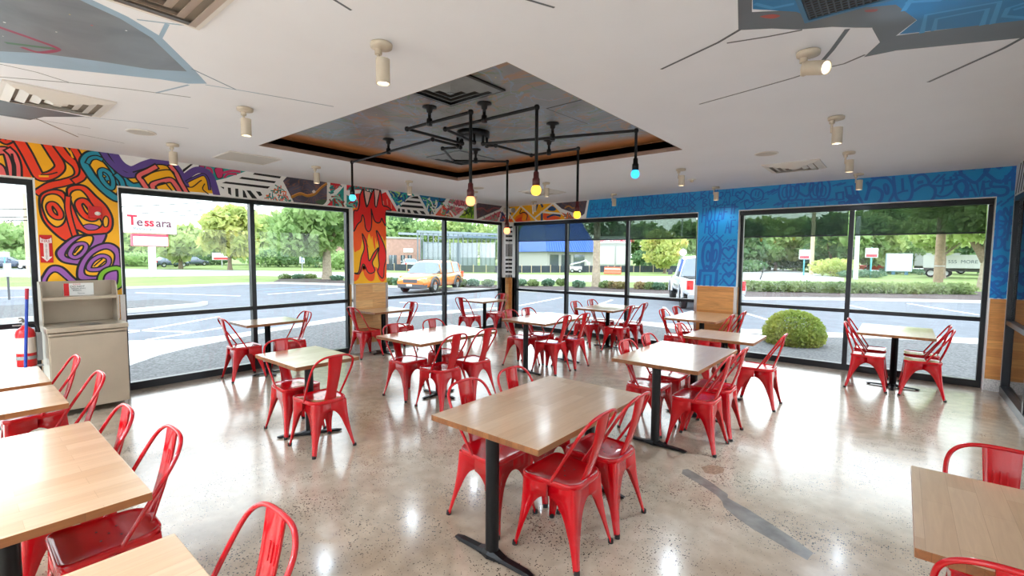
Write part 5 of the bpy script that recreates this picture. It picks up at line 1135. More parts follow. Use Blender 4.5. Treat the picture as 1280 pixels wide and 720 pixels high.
LEAF = {'green': leafmat('leaf_green', (134, 166, 104), (182, 206, 142)), 'light': leafmat('leaf_light', (164, 188, 120), (204, 216, 148)), 'dark': leafmat('leaf_dark', (92, 126, 88), (126, 156, 106)),
        'yellow': leafmat('leaf_yellowing', (170, 186, 108), (216, 216, 140), (224, 190, 120)), 'blue': leafmat('leaf_bluish', (96, 130, 104), (140, 168, 138)), 'bush': leafmat('leaf_bush', (134, 156, 78), (188, 184, 92), (206, 160, 84)), 'shrub': leafmat('leaf_shrub', (112, 136, 88), (160, 174, 118)), 'redshrub': leafmat('leaf_redshrub', (132, 134, 84), (168, 150, 110), (170, 96, 84))}
M['bark'] = mat('bark', (128, 112, 96), .9, var=.3, vscale=9, bump=.5, bscale=25)
M['barkpale'] = mat('bark_pale', (168, 154, 136), .9, var=.25, vscale=7, bump=.5, bscale=20)
def leaves(blobs, n, size, seed, shell=.55):
    """n leaf sprays spread over ellipsoid clumps: (cx,cy,cz,rx,ry,rz)"""
    r = np.random.default_rng(seed); B = np.array(blobs); vol = (B[:, 3]*B[:, 4]*B[:, 5])**.67; k = r.choice(len(B), n, p=vol/vol.sum())
    d = r.normal(size=(n, 3)); d /= np.linalg.norm(d, axis=1)[:, None]; rad = (shell+(1-shell)*r.random(n))[:, None]
    P = B[k, :3]+d*rad*B[k, 3:]
    a = r.normal(size=(n, 3)); a = a*.7+d*.2; a /= np.linalg.norm(a, axis=1)[:, None]
    t = np.cross(a, r.normal(size=(n, 3))); t /= np.linalg.norm(t, axis=1)[:, None]; u = np.cross(a, t)
    s = (size*(.6+.8*r.random(n)))[:, None]
    V = np.stack([P-t*s, P+u*s*.55, P+t*s, P-u*s*.55], 1).reshape(-1, 3)
    me = bpy.data.meshes.new('foliage'); me.from_pydata(V.tolist(), [], [(4*i, 4*i+1, 4*i+2, 4*i+3) for i in range(n)]); me.update(); return me
def mesh_obj(name, me, m, parent):
    me.materials.append(m) if not me.materials else None
    o = bpy.data.objects.new(name, me); COL.objects.link(o); o.parent = parent; return o
def crown_blobs(w, z0, z1, n, seed, flat=1.):
    r = random.Random(seed); out = []; zc, h = (z0+z1)/2, (z1-z0)/2
    for i in range(n):
        a = r.random()*2*PI; f = r.random()**.5; z = zc+h*(r.random()*2-1)*.72; k = math.sqrt(max(.05, 1-((z-zc)/h)**2))
        q = w*.30*(.7+.6*r.random()); out.append((w*.62*k*f*math.cos(a), w*.62*k*f*math.sin(a), z, q, q, q*.75*flat))
    return out
CROWNS = {}
def tree(label, x, y, top, w, leaf, trunk_h=None, trunk_r=.22, seed=1, group=None, n=3600, size=.30, base=None, lean=0., bark='bark', fork=False):
    t = thing('tree', label, 'tree', (x, y, GZ), 0, group); H = top-GZ; th = trunk_h if trunk_h is not None else H*.25; b0 = base if base is not None else th*.8
    key = (leaf, seed, round(w/H, 1)); me = None
    bl = crown_blobs(w/2, b0, H, 26, seed); me = leaves(bl, n, size*max(.6, min(1.6, w/6)), seed); mesh_obj('crown', me, LEAF[leaf], t)
    b = MB(); r = random.Random(seed); zt = max(th*1.35, H*.5)
    b.tube([(0, 0, -.02), (lean*th*.15, 0, th*.3), (lean*th*.5, 0, th*.8), (lean*zt*.8, .05, zt)], [trunk_r*1.35, trunk_r, trunk_r*.9, trunk_r*.45], 10)
    tk = b.build('trunk', M[bark], t)
    for i in range(5):
        a = r.random()*2*PI; z0 = th*(.75+.5*r.random()); q = w*.28
        b = MB(); b.tube([(lean*z0*.6, 0, z0), (lean*z0*.6+q*.5*math.cos(a), q*.5*math.sin(a), z0+q*.5), (lean*z0*.6+q*math.cos(a), q*math.sin(a), z0+q*1.1)], [trunk_r*.45, trunk_r*.3, trunk_r*.12], 7); b.build('branch', M[bark], tk)
    return t
def shrub(name, label, x, y, w, h, leaf, seed, group=None, n=700, size=.07, cat='bush', dome=False, d=None):
    t = thing(name, label, cat, (x, y, GZ), 0, group); d = d or w
    r = random.Random(seed); bl = [(0, 0, h*.5, w*.46, d*.46, h*.5)]+[(w*.3*math.cos(a), d*.3*math.sin(a), h*(.4+.25*r.random()), w*.24, d*.24, h*.34) for a in [r.random()*7 for _ in range(7)]]
    if dome: bl = [(0, 0, h*.34, w*.48, d*.48, h*.62), (0, 0, h*.22, w*.46, d*.46, h*.22)]
    mesh_obj('foliage', leaves(bl, n, size, seed, .8 if dome else .7), LEAF[leaf], t)
    b = MB()
    for i in range(5):
        a = 2*PI*i/5; b.tube([(0, 0, -.01), (w*.12*math.cos(a), d*.12*math.sin(a), h*.3), (w*.25*math.cos(a), d*.25*math.sin(a), h*.7)], [.018, .012, .006], 5)
    b.build('stem', M['bark'], t); return t

# trees of the left windows
GT = 'trees of the far tree line'
def T_(label, P, w, leaf, seed, group=None, **k): return tree(label, P[0], P[1], P[2], w, leaf, seed=seed, group=group, **k)
T_('rounded green tree standing on the far lawn just right of the restaurant sign', (-62.27,10.48,4.80), 9.5, 'light', 3, trunk_h=2.0, trunk_r=.22)
T_('pale yellowing tree at the left of the window mullion behind the sign', (-53.15,12.85,6.84), 9.5, 'yellow', 4, trunk_h=2.0)
T_('big leafy tree with a thick pale trunk in the mulch island outside the sign window', (-25.36, 9.48), 9.5, 'green', 5, trunk_h=2.6, trunk_r=.36, n=9000, size=.19, base=2.6, bark='barkpale') if False else tree('big leafy tree with a thick pale trunk in the mulch island outside the sign window', -25.36, 9.48, 9.5, 10.5, 'green', trunk_h=2.5, trunk_r=.32, seed=5, n=9000, size=.17, base=1.9, bark='barkpale')
i = 0
for P, w, leaf in (((-80.80,-6.27,4.95), 15, 'green'), ((-84.66,-3.08,4.21), 13, 'light'), ((-88.51,-0.76,4.51), 10, 'yellow'), ((-87.22,2.22,4.95), 14, 'green'), ((-87.61,6.67,4.93), 13, 'green'), ((-86.85,10.85,4.33), 13, 'light'), ((-91.95,15.51,4.06), 12, 'green'), ((-88.45,20.72,4.58), 12, 'green'), ((-80.87,27.13,8.44), 15, 'light'), ((-81.99,32.11,9.14), 14, 'green'), ((-80.04,36.15,8.28), 13, 'yellow'), ((-80.73,43.18,9.24), 16, 'green'),
   ((-90.18,58.14,11.44), 20, 'green'), ((-88.51,63.87,12.16), 18, 'dark'), ((-83.61,66.83,10.57), 18, 'green'), ((-78.70,69.43,10.52), 18, 'light'), ((-77.53,76.45,10.52), 18, 'green'), ((-70.90,77.24,10.10), 16, 'light'), ((-62.23,76.79,9.72), 17, 'green'), ((-57.09,78.25,9.78), 15, 'yellow'), ((-55.18,84.49,10.83), 18, 'green'), ((-45.69,90.19,10.40), 20, 'dark'),
   ((-26.94,68.21,7.88), 8, 'green'), ((-23.92,65.16,6.67), 6, 'green'), ((-18.74,67.14,7.47), 12, 'green'), ((-15.34,70.30,8.03), 14, 'green'),
   ((-10.17,63.39,7.55), 9, 'dark'), ((-9.05,67.74,7.33), 9, 'green'), ((-7.22,70.14,7.64), 10, 'light'), ((-5.39,74.50,7.01), 9, 'green'), ((-2.51,70.86,7.47), 9, 'green'), ((0.08,65.11,7.79), 9, 'dark'), ((2.06,65.27,8.29), 10, 'green'), ((3.85,69.38,8.12), 10, 'light'), ((5.54,73.43,8.99), 12, 'green'), ((7.85,95.45,10.51), 13, 'light'), ((10.92,97.38,10.75), 14, 'green'), ((14.02,97.23,10.54), 14, 'green'), ((17.02,94.98,10.40), 15, 'green'), ((17.33,70.80,8.19), 15, 'dark')):
    i += 1; T_('green tree in the far tree line beyond the road', P, w, leaf, 20+i, GT, n=2600, size=.34, trunk_h=1.6)
T_('light yellow-green round tree beside the disc-shaped road sign', (-14.20,45.37,4.73), 6.2, 'yellow', 81, trunk_h=.8, size=.24, n=4200, trunk_r=.15, base=.3)
T_('shade tree with a slim dark trunk in front of the white trucks', (10.31,53.37,6.47), 9.0, 'light', 82, trunk_h=2.3, trunk_r=.2, base=2.4, size=.24, n=6000)
tree('street tree whose thick pale trunk stands among the bushes of the back window', -7.08, 16.73, 9.5, 7.5, 'dark', trunk_h=4.3, trunk_r=.23, seed=83, n=6000, size=.18, base=4.2, bark='barkpale')
q = [(11.288,32.856),(11.288,32.856)][0]
ft_ = tree('forked tree with a thick pale trunk at the right end of the long hedge', q[0], q[1], 9.0, 9.5, 'light', trunk_h=3.0, trunk_r=.36, seed=84, n=8000, size=.18, base=3.0, lean=.02, bark='barkpale')
b = MB(); b.tube([(0, 0, 1.5), (-.30, -.05, 2.2), (-.75, -.1, 3.1), (-1.3, -.1, 4.4)], [.26, .24, .20, .10], 10); b.build('fork', M['bark'], ft_)
GU = 'low dark undergrowth along the tree line'
for k, (P, w, h) in enumerate((((-76.51,-1.31,1.30), 9, 2.2), ((-84.02,9.69,1.80), 9, 2.6), ((-76.67,10.58,1.59), 7, 2.2), ((-84.24,20.77,1.37), 6, 1.8), ((-66.62,22.35,2.18), 8, 3), ((-65.67,24.52,2.09), 8, 3), ((-66.22,28.03,2.26), 8, 3), ((-58.08,26.34,2.11), 6, 2.8), ((-48.07,23.76,1.97), 4, 2.4), ((-21.32,57.57,1.64), 5, 3), ((-16.24,57.42,1.67), 7, 2.4), ((-7.55,72.12,1.65), 6, 2.2), ((-5.28,74.52,1.67), 5, 2.2), ((-1.54,72.98,1.93), 6, 2.4), ((0.33,71.16,2.05), 5, 2.4), ((2.76,91.35,1.62), 7, 2.6), ((5.56,95.44,1.37), 7, 2.2), ((-8.56,59.66,1.31), 5, 1.6))):
    shrub('bush', 'dark green undergrowth at the foot of the far tree line', P[0], P[1], w, h, 'dark' if k % 2 else 'green', 100+k, GU, 900, .28)
shrub('bush', 'pale spreading bush in front of the tan pole', *(1.63,51.19,1.96)[:2], 4.5, 1.9, 'yellow', 140, None, 1200, .2)
# bushes along the kerb
GB = 'clipped round bushes along the kerb'
for k, (q, lab) in enumerate(zip([(-28.148,7.646),(-27.609,8.420),(-27.480,9.296),(-23.600,9.258),(-17.145,9.083),(-16.507,9.176),(-12.952,11.111),(-12.353,11.517),(-11.562,11.917),(-10.475,13.657),(-9.874,14.063),(-9.314,14.851),(-9.197,16.072),(-7.140,14.850),(-5.810,15.633),(-5.419,15.660),(-4.894,15.649),(-4.088,16.284),(-3.591,16.435),(-3.067,16.447),(-2.584,16.931)],
   ['left of the accessible parking sign post', 'under the accessible parking sign', 'between the parking sign and the thick tree trunk', 'right of the thick tree trunk', 'by the flame pillar, left of the orange car', 'touching the front of the orange car', 'close behind the orange car', 'second behind the orange car', 'at the corner end of the orange car window', 'first right of the zebra-striped corner', 'second right of the zebra-striped corner', 'third right of the zebra-striped corner', 'just left of a back window mullion', 'left of the street tree trunk', 'first right of the street tree trunk', 'with reddish leaves, second right of the street tree trunk', 'with reddish leaves behind a back window mullion', 'with red flowers at the left of the last pane', 'loose and pale, in the middle of the last pane', 'third from the pickup truck', 'touching the white pickup truck'])):
    w = .95 if k < 4 else .72+.05*(k % 3); h = .42 if k < 4 else .50
    shrub('kerb_bush', 'low round bush '+lab, q[0], q[1], w, h, ('shrub', 'blue', 'redshrub')[2 if k in (15, 16, 17) else k % 2], 200+k, GB, 500, .07)
shrub('round_bush', 'big clipped yellow-green dome bush right outside the back window', 5.50, 2.75, 1.22, .80, 'bush', 250, None, 11000, .03, dome=True, d=1.15)
# long hedge
hp = [(0.624,18.587),(5.118,21.166),(9.707,24.627)]
t = thing('hedge', 'long low clipped hedge along the mulch bed outside the back window', 'hedge', (hp[0][0], hp[0][1], GZ))
bl = []; r = random.Random(5); hv = [Vector(q)-Vector(hp[0]) for q in hp]
for j in range(60):
    u = j/59*2; a, c2 = (hv[0], hv[1]) if u <= 1 else (hv[1], hv[2]); q = a+(c2-a)*(u if u <= 1 else u-1)
    bl.append((q.x+r.uniform(-.15, .15), q.y+.3+r.uniform(-.2, .2), .30, .42, .5, .33+r.uniform(-.03, .05)))
mesh_obj('foliage', leaves(bl, 12000, .075, 9, .7), LEAF['shrub'], t)
b = MB()
for j in range(0, 60, 3): b.tube([(bl[j][0], bl[j][1], -.02), (bl[j][0], bl[j][1], .3)], .02, 5)
b.build('stem', M['bark'], t)
for k, (q, lab) in enumerate((([(3.432,49.142),(3.432,49.142)], 'at the foot of the pale pole'), ([(4.999,49.600),(4.999,49.600)], 'at the foot of the red-banded road sign'), ([(6.327,65.655),(6.327,65.655)], 'left of the blue and white box sign'), ([(9.056,65.077),(9.056,65.077)], 'right of the blue and white box sign'))):
    shrub('low_juniper', 'low spreading juniper '+lab, q[0][0], q[0][1], 2.6, .75, 'blue', 300+k, 'low junipers on the far lawn', 700, .12)

# ---------------------------------------------------------------- vehicles
M['tyre'] = mat('tyre_rubber', (34, 34, 36), .8, var=.1); M['rim'] = mat('alloy_rim', (190, 192, 196), .3, metal=.7); M['carglass'] = mat('car_glass', (120, 130, 140), .06, metal=.55)
M['cladding'] = mat('grey_cladding', (86, 86, 90), .6); M['lamp'] = mat('headlamp', (222, 226, 230), .15, coat=.6); M['tail'] = mat('tail_lamp', (206, 24, 30), .25, coat=.6); M['plate'] = mat('number_plate', (226, 222, 206), .5)
def wheel(t, x, y, r, w):
    b = MB(); b.lathe([(r*.62, -w/2), (r*.92, -w/2), (r, -w*.36), (r, w*.36), (r*.92, w/2), (r*.62, w/2), (r*.60, 0), (r*.62, -w/2)], c=(x, y, r), n=28, M=Matrix.Rotation(PI/2, 4, 'X')); wh = b.build('wheel', M['tyre'], t)
    b = MB(); s = 1 if y > 0 else -1
    b.lathe([(r*.62, w*.30), (r*.56, w*.36), (r*.5, w*.28), (0, w*.26)], c=(x, y, r), n=24, M=Matrix.Rotation(-s*PI/2, 4, 'X'))
    for k in range(5):
        a = 2*PI*k/5; M_ = Matrix.Translation((x, y+s*w*.33, r)) @ Matrix.Rotation(a, 4, 'Y') @ Matrix.Translation((0, 0, r*.3)); b.obox(M_, r*.16, w*.14, r*.56)
    b.build('rim', M['rim'], wh)
def car(name, label, cat, x, y, heading, kind, paintm, cladding=None):
    """+x is the nose"""
    t = thing(name, label, cat, (x, y, GZ), heading)
    S_ = {'suv': dict(L=4.45, W=1.80, r=.35, wf=1.32, wr=-1.33), 'sedan': dict(L=4.6, W=1.8, r=.32, wf=1.35, wr=-1.35), 'pickup': dict(L=5.7, W=1.96, r=.41, wf=1.85, wr=-1.75)}[kind]
    h = S_['L']/2; w = S_['W']/2
    if kind == 'suv': st = [(-h, .45, .86, .86), (-h+.10, .34, .98, .95), (-1.6, .28, 1.0, 1.0), (-.5, .27, .98, 1.0), (.7, .27, .96, 1.0), (1.35, .27, .93, .99), (1.9, .28, .84, .95), (h-.1, .32, .72, .86), (h, .40, .62, .80)]
    elif kind == 'sedan': st = [(-h, .42, .82, .84), (-h+.12, .32, .92, .94), (-1.5, .26, .94, 1), (.7, .25, .92, 1), (1.4, .25, .86, .98), (h-.15, .3, .7, .88), (h, .38, .6, .8)]
    else: st = [(-h, .58, 1.06, .95), (-h+.05, .52, 1.10, .98), (-1.2, .48, 1.10, 1), (.6, .46, 1.12, 1), (1.5, .46, 1.12, 1), (2.3, .46, 1.08, .98), (h-.12, .5, 1.0, .92), (h, .56, .9, .86)]
    def ring(x, zb, zt, kw):
        W = w*kw; half = [(W*.80, zb), (W*.97, zb+.10), (W, zb+(zt-zb)*.5), (W*.97, zb+(zt-zb)*.80), (W*.90, zt-.02), (W*.7, zt+.01), (0, zt+.025)]
        return [(x, a, z) for a, z in half]+[(x, -a, z) for a, z in half[-2::-1]]
    b = MB(); b.loft([ring(*q) for q in st]); b.build('body', paintm, t)
    if kind == 'suv': g = [(-h+.12, .97, .74, .98), (-h+.42, .97, .90, 1.50), (-.9, .97, .93, 1.57), (.1, .96, .93, 1.57), (.55, .96, .92, 1.48), (1.22, .94, .84, .96)]
    elif kind == 'sedan': g = [(-h+.55, .92, .8, .94), (-1.1, .92, .88, 1.38), (-.3, .92, .9, 1.43), (.3, .92, .9, 1.40), (1.05, .90, .82, .92)]
    else: g = [(-.72, 1.09, .88, 1.12), (-.60, 1.09, .90, 1.80), (.2, 1.10, .92, 1.88), (.75, 1.10, .92, 1.82), (1.45, 1.10, .88, 1.12)]
    b = MB(); rings = []
    for x_, zb, kw, zr in g:
        W = w*kw; tp = max(0, zr-zb); Wt = W*(1-.20*min(1, tp/.6)); half = [(W, zb), (Wt+.02, zr-.07 if tp > .2 else zr-.01), (Wt-.05, zr-.01), (Wt*.6, zr+.02 if tp > .2 else zr), (0, zr+.03 if tp > .2 else zr)]
        rings.append([(x_, a, z) for a, z in half]+[(x_, -a, z) for a, z in half[-2::-1]])
    n = len(rings[0])
    for i_ in range(len(rings)-1):
        for k in range(n-1):
            side = k in (0, n-2); glassy = side or i_ in (0, len(rings)-2)
            b.add([rings[i_][k], rings[i_][k+1], rings[i_+1][k+1], rings[i_+1][k]], [(0, 1, 2, 3)], 1 if glassy else 0, False)
    cb = b.build('cabin', [paintm, M['carglass']], t)
    for s in (1, -1):   # pillars
        for i_ in (1, len(rings)-2) if kind != 'suv' else (1, 2, len(rings)-2):
            a, c2 = Vector(rings[i_][0 if s > 0 else -1]), Vector(rings[i_][1 if s > 0 else -2]); pb = MB(); pb.tube([a, c2], .035, 6); pb.build('pillar', paintm, cb)
    for sy in (1, -1):
        for wx in (S_['wf'], S_['wr']):
            wheel(t, wx, sy*(w-.10), S_['r'], .22)
            b = MB(); R_o = S_['r']+.10; b.tube([(wx+R_o*math.cos(a), sy*(w+.0), S_['r']+R_o*math.sin(a)*.98) for a in [PI*k/12-.05 for k in range(13)]], .05, 6); b.build('wheel_arch', cladding or paintm, t)
        b = MB(); b.loft([[(S_['wf']-.55-.35, sy*(w+.02), 1.02+(.12 if kind == 'pickup' else 0)), (S_['wf']-.55-.35, sy*(w+.20), 1.0+(.12 if kind == 'pickup' else 0)), (S_['wf']-.55-.35, sy*(w+.20), 1.14+(.2 if kind == 'pickup' else 0)), (S_['wf']-.55-.35, sy*(w+.03), 1.14+(.2 if kind == 'pickup' else 0))], [(S_['wf']-.75, sy*(w+.02), 1.03+(.12 if kind == 'pickup' else 0)), (S_['wf']-.78, sy*(w+.18), 1.02+(.12 if kind == 'pickup' else 0)), (S_['wf']-.78, sy*(w+.18), 1.12+(.2 if kind == 'pickup' else 0)), (S_['wf']-.75, sy*(w+.03), 1.12+(.2 if kind == 'pickup' else 0))]], sm=False); b.build('mirror', M['cladding'] if kind == 'pickup' else paintm, t)
        zf = {'suv': .66, 'sedan': .62, 'pickup': .88}[kind]; zr_ = {'suv': .84, 'sedan': .78, 'pickup': .92}[kind]
        b = MB(); b.loft([[(h-.10, sy*w*.45, zf-.05), (h-.10, sy*w*.45, zf+.05), (h-.01, sy*w*.42, zf+.04), (h-.01, sy*w*.42, zf-.04)], [(h-.42, sy*w*.88, zf-.02), (h-.42, sy*w*.88, zf+.13), (h-.2, sy*w*.84, zf+.11), (h-.16, sy*w*.84, zf-.03)]], sm=False); b.build('headlamp', M['lamp'], t)
        b = MB(); b.box(-h-.015, -h+.12, min(sy*w*.72, sy*w*.94), max(sy*w*.72, sy*w*.94), zr_-.17, zr_+.15); b.build('tail_lamp', M['tail'], t, bevel=.01)
    b = MB(); zg = {'suv': .62, 'sedan': .55, 'pickup': .8}[kind]; b.box(h-.06, h+.015, -w*.42, w*.42, zg-.09, zg+.07); b.build('grille', M['cladding'], t, bevel=.01)
    b = MB(); b.loft([[(h-.2, -w*.88, .26), (h+.03, -w*.7, .30), (h+.03, -w*.7, .46), (h-.2, -w*.92, .44)], [(h-.02, 0, .24), (h+.09, 0, .30), (h+.09, 0, .46), (h-.02, 0, .46)], [(h-.2, w*.88, .26), (h+.03, w*.7, .30), (h+.03, w*.7, .46), (h-.2, w*.92, .44)]], sm=False); b.build('bumper', cladding or M['cladding'], t)
    b = MB(); b.box(h+.085, h+.1, -.15, .15, .36, .47) if kind == 'suv' else b.box(-h-.02, -h, -.16, .16, .62, .74); b.build('number_plate', M['plate'], t)
    if kind == 'pickup':
        b = MB(); b.box(-h-.10, -h+.04, -w*.9, w*.9, .46, .60); b.build('rear_bumper', M['rim'], t, bevel=.015)
        b = MB(); b.box(-h+.08, -.78, -w*.82, w*.82, 1.095, 1.135); b.build('bed_cover', M['tyre'], t)
    if kind == 'suv':
        for sy in (1, -1):
            b = MB(); b.tube([(-1.35, sy*w*.66, 1.56), (-1.2, sy*w*.68, 1.63), (.1, sy*w*.68, 1.64), (.3, sy*w*.66, 1.57)], .02, 6); b.build('roof_rail', M['cladding'], t)
    return t
ORANGE = mat('car_orange', (236, 132, 52), .25, coat=.8); WHITEC = mat('car_white', (208, 210, 214), .25, coat=.8); NAVY = mat('car_navy', (60, 74, 96), .25, coat=.8); REDC = mat('car_red', (214, 84, 56), .3, coat=.6)
car('compact_suv', 'orange compact SUV with grey cladding parked outside the flame pillar window', 'car', -11.84, 7.84, math.atan2(-.93, .37), 'suv', ORANGE, M['cladding'])
car('pickup_truck', 'white pickup truck parked outside, half hidden by the blue graffiti pillar', 'pickup', 1.15, 10.45, math.atan2(.895, -.446), 'pickup', WHITEC)
q = (-72.23,11.93,1.16); car('parked_car', 'dark blue car parked far away left of the round green tree', 'car', q[0], q[1], 1.9, 'sedan', NAVY)
q = (-79.22,16.69,1.12); car('parked_car', 'dark blue car parked far away right of the round green tree trunk', 'car', q[0], q[1], 1.9, 'sedan', NAVY)
q = (-70.69,-3.85,1.13); car('parked_car', 'dark car parked far away behind the grey post of the far left window', 'car', q[0], q[1], 1.2, 'sedan', NAVY)
q = (4.60,77.41,0.95); car('parked_car', 'small red car far away left of the blue and white box sign', 'car', q[0], q[1], .1, 'sedan', REDC)
q = (-42.35,30.40,1.11); car('parked_car', 'pale car parked before the brick building behind the orange car', 'car', q[0], q[1], 2.6, 'sedan', WHITEC)
def box_truck(label, x, y, rz, L, H, txt, cab):
    t = thing('box_truck', label, 'truck', (x, y, GZ), rz)
    b = MB(); b.box(-L/2, L/2, -1.2, 1.2, .95, H); bx_ = b.build('cargo_box', WHITEC, t, bevel=.03)
    b = MB(); put_text(b, txt, H*.20, frame_at((-L*.24 if cab else 0, -1.203, .95+(H-.95)*.48), (1, 0, 0), (0, 0, 1)), 0, .002); b.build('lettering', paint((60, 80, 100)), bx_)
    b = MB(); b.box(-L/2, L/2+(1.0 if cab else 0), -.5, .5, .62, .93); b.build('chassis', M['cladding'], t)
    if cab:
        x0 = -L/2
        b = MB(); b.prism([(x0-.1, .55), (x0-1.9, .55), (x0-1.95, 1.15), (x0-1.55, 1.35), (x0-1.2, 2.15), (x0-.1, 2.25)], -1.05, 1.05, 0, lambda u, v, w_: (u, w_, v)); cbb = b.build('cab', WHITEC, t, bevel=.04)
        b = MB(); b.prism([(x0-.35, 1.4), (x0-1.35, 1.4), (x0-1.1, 2.0), (x0-.35, 2.0)], -1.07, 1.07, 0, lambda u, v, w_: (u, w_, v)); b.build('side_window', M['carglass'], cbb)
        wheel(t, x0-1.2, -.95, .42, .26); wheel(t, x0-1.2, .95, .42, .26)
    for xx in ((L/2-1.0,) if cab else (-L/2+.6, -L/2+1.7, L/2-.9)): wheel(t, xx, -.95, .42, .28); wheel(t, xx, .95, .42, .28)
    return t
q = (10.78,75.37,2.33); box_truck('white box truck with a cab, lettered SEG, beyond the brown utility pole', q[0]+.5, q[1], -.02, 5.6, q[2]+.15-GZ, 'SEG', True)
q = (12.23,57.26,2.04); box_truck('white trailer lettered 555 MORE 1 beside the leaning tree trunk', q[0], q[1], -.12, 6.4, q[2]+.1-GZ, '555  MORE  1', False)

# ---------------------------------------------------------------- signs, poles, wires
M['signwhite'] = mat('sign_white', (236, 236, 240), .5); M['polewood'] = mat('pole_wood', (150, 128, 108), .9, var=.2, vscale=6); M['poletan'] = mat('pole_tan', (204, 184, 156), .8, var=.1); M['polegrey'] = mat('pole_grey', (186, 188, 192), .6); M['polestud'] = mat('galvanised_stud', (120, 130, 140), .6); M['teal_post'] = mat('teal_post', (96, 176, 190), .6)
t = thing('pylon_sign', 'roadside pylon sign of the Tessara Restaurant with a blank letter board below', 'sign', (-38.9, 2.1, GZ), math.radians(102))
def sgn_box(name, x0, x1, z0, z1, d, m, edge):
    b = MB(); b.box(x0, x1, -d, 0, z0, z1); o = b.build(name, edge, t, bevel=.02)
    b = MB(); b.box(x0+.05, x1-.05, -d-.02, -d, z0+.05, z1-.05); f = b.build('face', m, o); return f
b = MB(); b.box(-.22, .22, -.30, -.02, 0, 3.0); b.build('post', M['signwhite'], t, bevel=.02)
fa = sgn_box('main_cabinet', -2.15, 1.75, 3.42, 4.92, .40, M['signwhite'], paint((232, 170, 200)))
b = MB(); Mt = lambda x, z: frame_at((x, -.425, z), (1, 0, 0), (0, 0, 1))
put_text(b, 'T', 1.05, Mt(-1.35, 4.36), 0, .004, .03); put_text(b, 'e', .9, Mt(-.86, 4.26), 1, .004, .015); put_text(b, 'ss', .9, Mt(-.22, 4.26), 0, .004, .03); put_text(b, 'ara', .9, Mt(.80, 4.25), 1, .004, .015); put_text(b, 'Restaurant', .34, Mt(-.55, 3.76), 2, .004)
b.build('lettering', [paint((206, 30, 66)), paint((104, 48, 78)), paint((24, 84, 92))], fa)
fb_ = sgn_box('letter_board', -1.35, 1.15, 2.42, 3.38, .32, M['signwhite'], paint((214, 60, 100)))
b = MB()
for k in range(3): b.box(-1.25, 1.1, -.345, -.341, 2.62+.2*k, 2.63+.2*k)
b.build('letter_track', paint((200, 190, 196)), fb_)
b = MB(); b.box(-1.32, 1.12, -.346, -.341, 3.18, 3.34); b.build('header_band', paint((206, 50, 92)), fb_)
def road_sign(name, label, x, y, z0, z1, w, face, m_post, facing=None, band=None, rnd=False):
    rz = math.atan2(-8.55-y, 7.17-x)+PI/2 if facing is None else facing
    t = thing(name, label, 'sign', (x, y, GZ), rz); b = MB(); b.cyl((0, 0, 0), (0, 0, z1-GZ+.05), .035 if w < 1 else .07, n=10); b.build('post', m_post, t)
    b = MB()
    if rnd: b.cyl((0, -.045, (z0+z1)/2-GZ), (0, -.07, (z0+z1)/2-GZ), w/2, n=8 if rnd == 8 else 24, sm=False)
    else: b.box(-w/2, w/2, -.07, -.045, z0-GZ, z1-GZ)
    f = b.build('sign_plate', face, t)
    if band:
        hh = z1-z0; b = MB(); b.box(-w*.42, w*.42, -.076, -.071, z0-GZ+hh*.06, z0-GZ+hh*.34); b.build('red_band', paint((222, 70, 84)), f)
    return t
a = road_sign('parking_sign', 'white accessible parking sign on a post above the low bushes', -32.9, 11.37, .95, 1.75, .42, M['signwhite'], M['polegrey'])
b = MB(); 
for ch in a.children:
    if ch.name.startswith('sign_plate'): plate = ch
b.cyl((0, -.074, 1.62), (0, -.078, 1.62), .07, n=14); b.tube([(-.01, -.076, 1.53), (.0, -.076, 1.38), (.10, -.076, 1.38), (.14, -.076, 1.22)], .025, 6); b.tube([(.09*math.cos(k)-.0, -.076, 1.30+.11*math.sin(k)) for k in [PI*.6+j*.35 for j in range(12)]], .02, 6)
b.build('wheelchair_symbol', paint((70, 110, 190)), plate)
q, q2 = (-0.96,50.90,2.63), (-0.91,50.90,1.60); road_sign('road_sign', 'white sign with a red lower band on a pale blue post beside the tan pole', q[0], q[1], q2[2], q[2], 1.0, M['signwhite'], M['teal_post'], None, True)
q, q2 = (4.87,49.40,2.74), (4.92,49.41,1.81); road_sign('road_sign', 'white sign with a red lower band on a teal post by the low junipers', q[0], q[1], q2[2], q[2], 1.0, M['signwhite'], M['teal_post'], None, True)
q, q2 = (-8.30,34.77,2.48), (-8.28,34.77,1.83); road_sign('disc_sign', 'pale disc-shaped road sign seen from behind above the white pickup', q[0], q[1], q2[2], q[2], q[2]-q2[2], M['signwhite'], M['polegrey'], None, None, 8)
q, q2 = (-66.65,16.63,1.89), (-66.66,16.60,0.87); a = road_sign('board_sign', 'red and white board sign low on the far lawn by the mullion', q[0], q[1], q2[2], q[2], 2.3, M['signwhite'], M['polegrey'], None, True)
q, q2 = (-52.73,-5.06,1.75), (-52.73,-5.07,1.33); road_sign('road_sign', 'small white sign on a blue post seen through the far left window', q[0], q[1], q2[2], q[2], .65, M['signwhite'], M['teal_post'])
q, q2 = (-42.66,-4.46,1.16), (-42.66,-4.48,0.75); road_sign('board_sign', 'low pale board on the lawn at the far left window edge', q[0], q[1], q2[2], q[2], .95, M['signwhite'], M['polegrey'])
q, q2 = (-19.78,-6.92,1.28), (-19.78,-6.95,0.75); road_sign('road_sign', 'grey sign back on a short post by the kerb in the far left window', q[0], q[1], q2[2], q[2], .22, M['polegrey'], M['cladding'])
q, q2 = (7.19,63.45,2.33), (7.27,63.45,0.64)
t = thing('box_sign', 'big blue and white box-shaped sign on the far lawn by the white trucks', 'sign', (q[0], q[1], GZ), .12); hh = q[2]-GZ
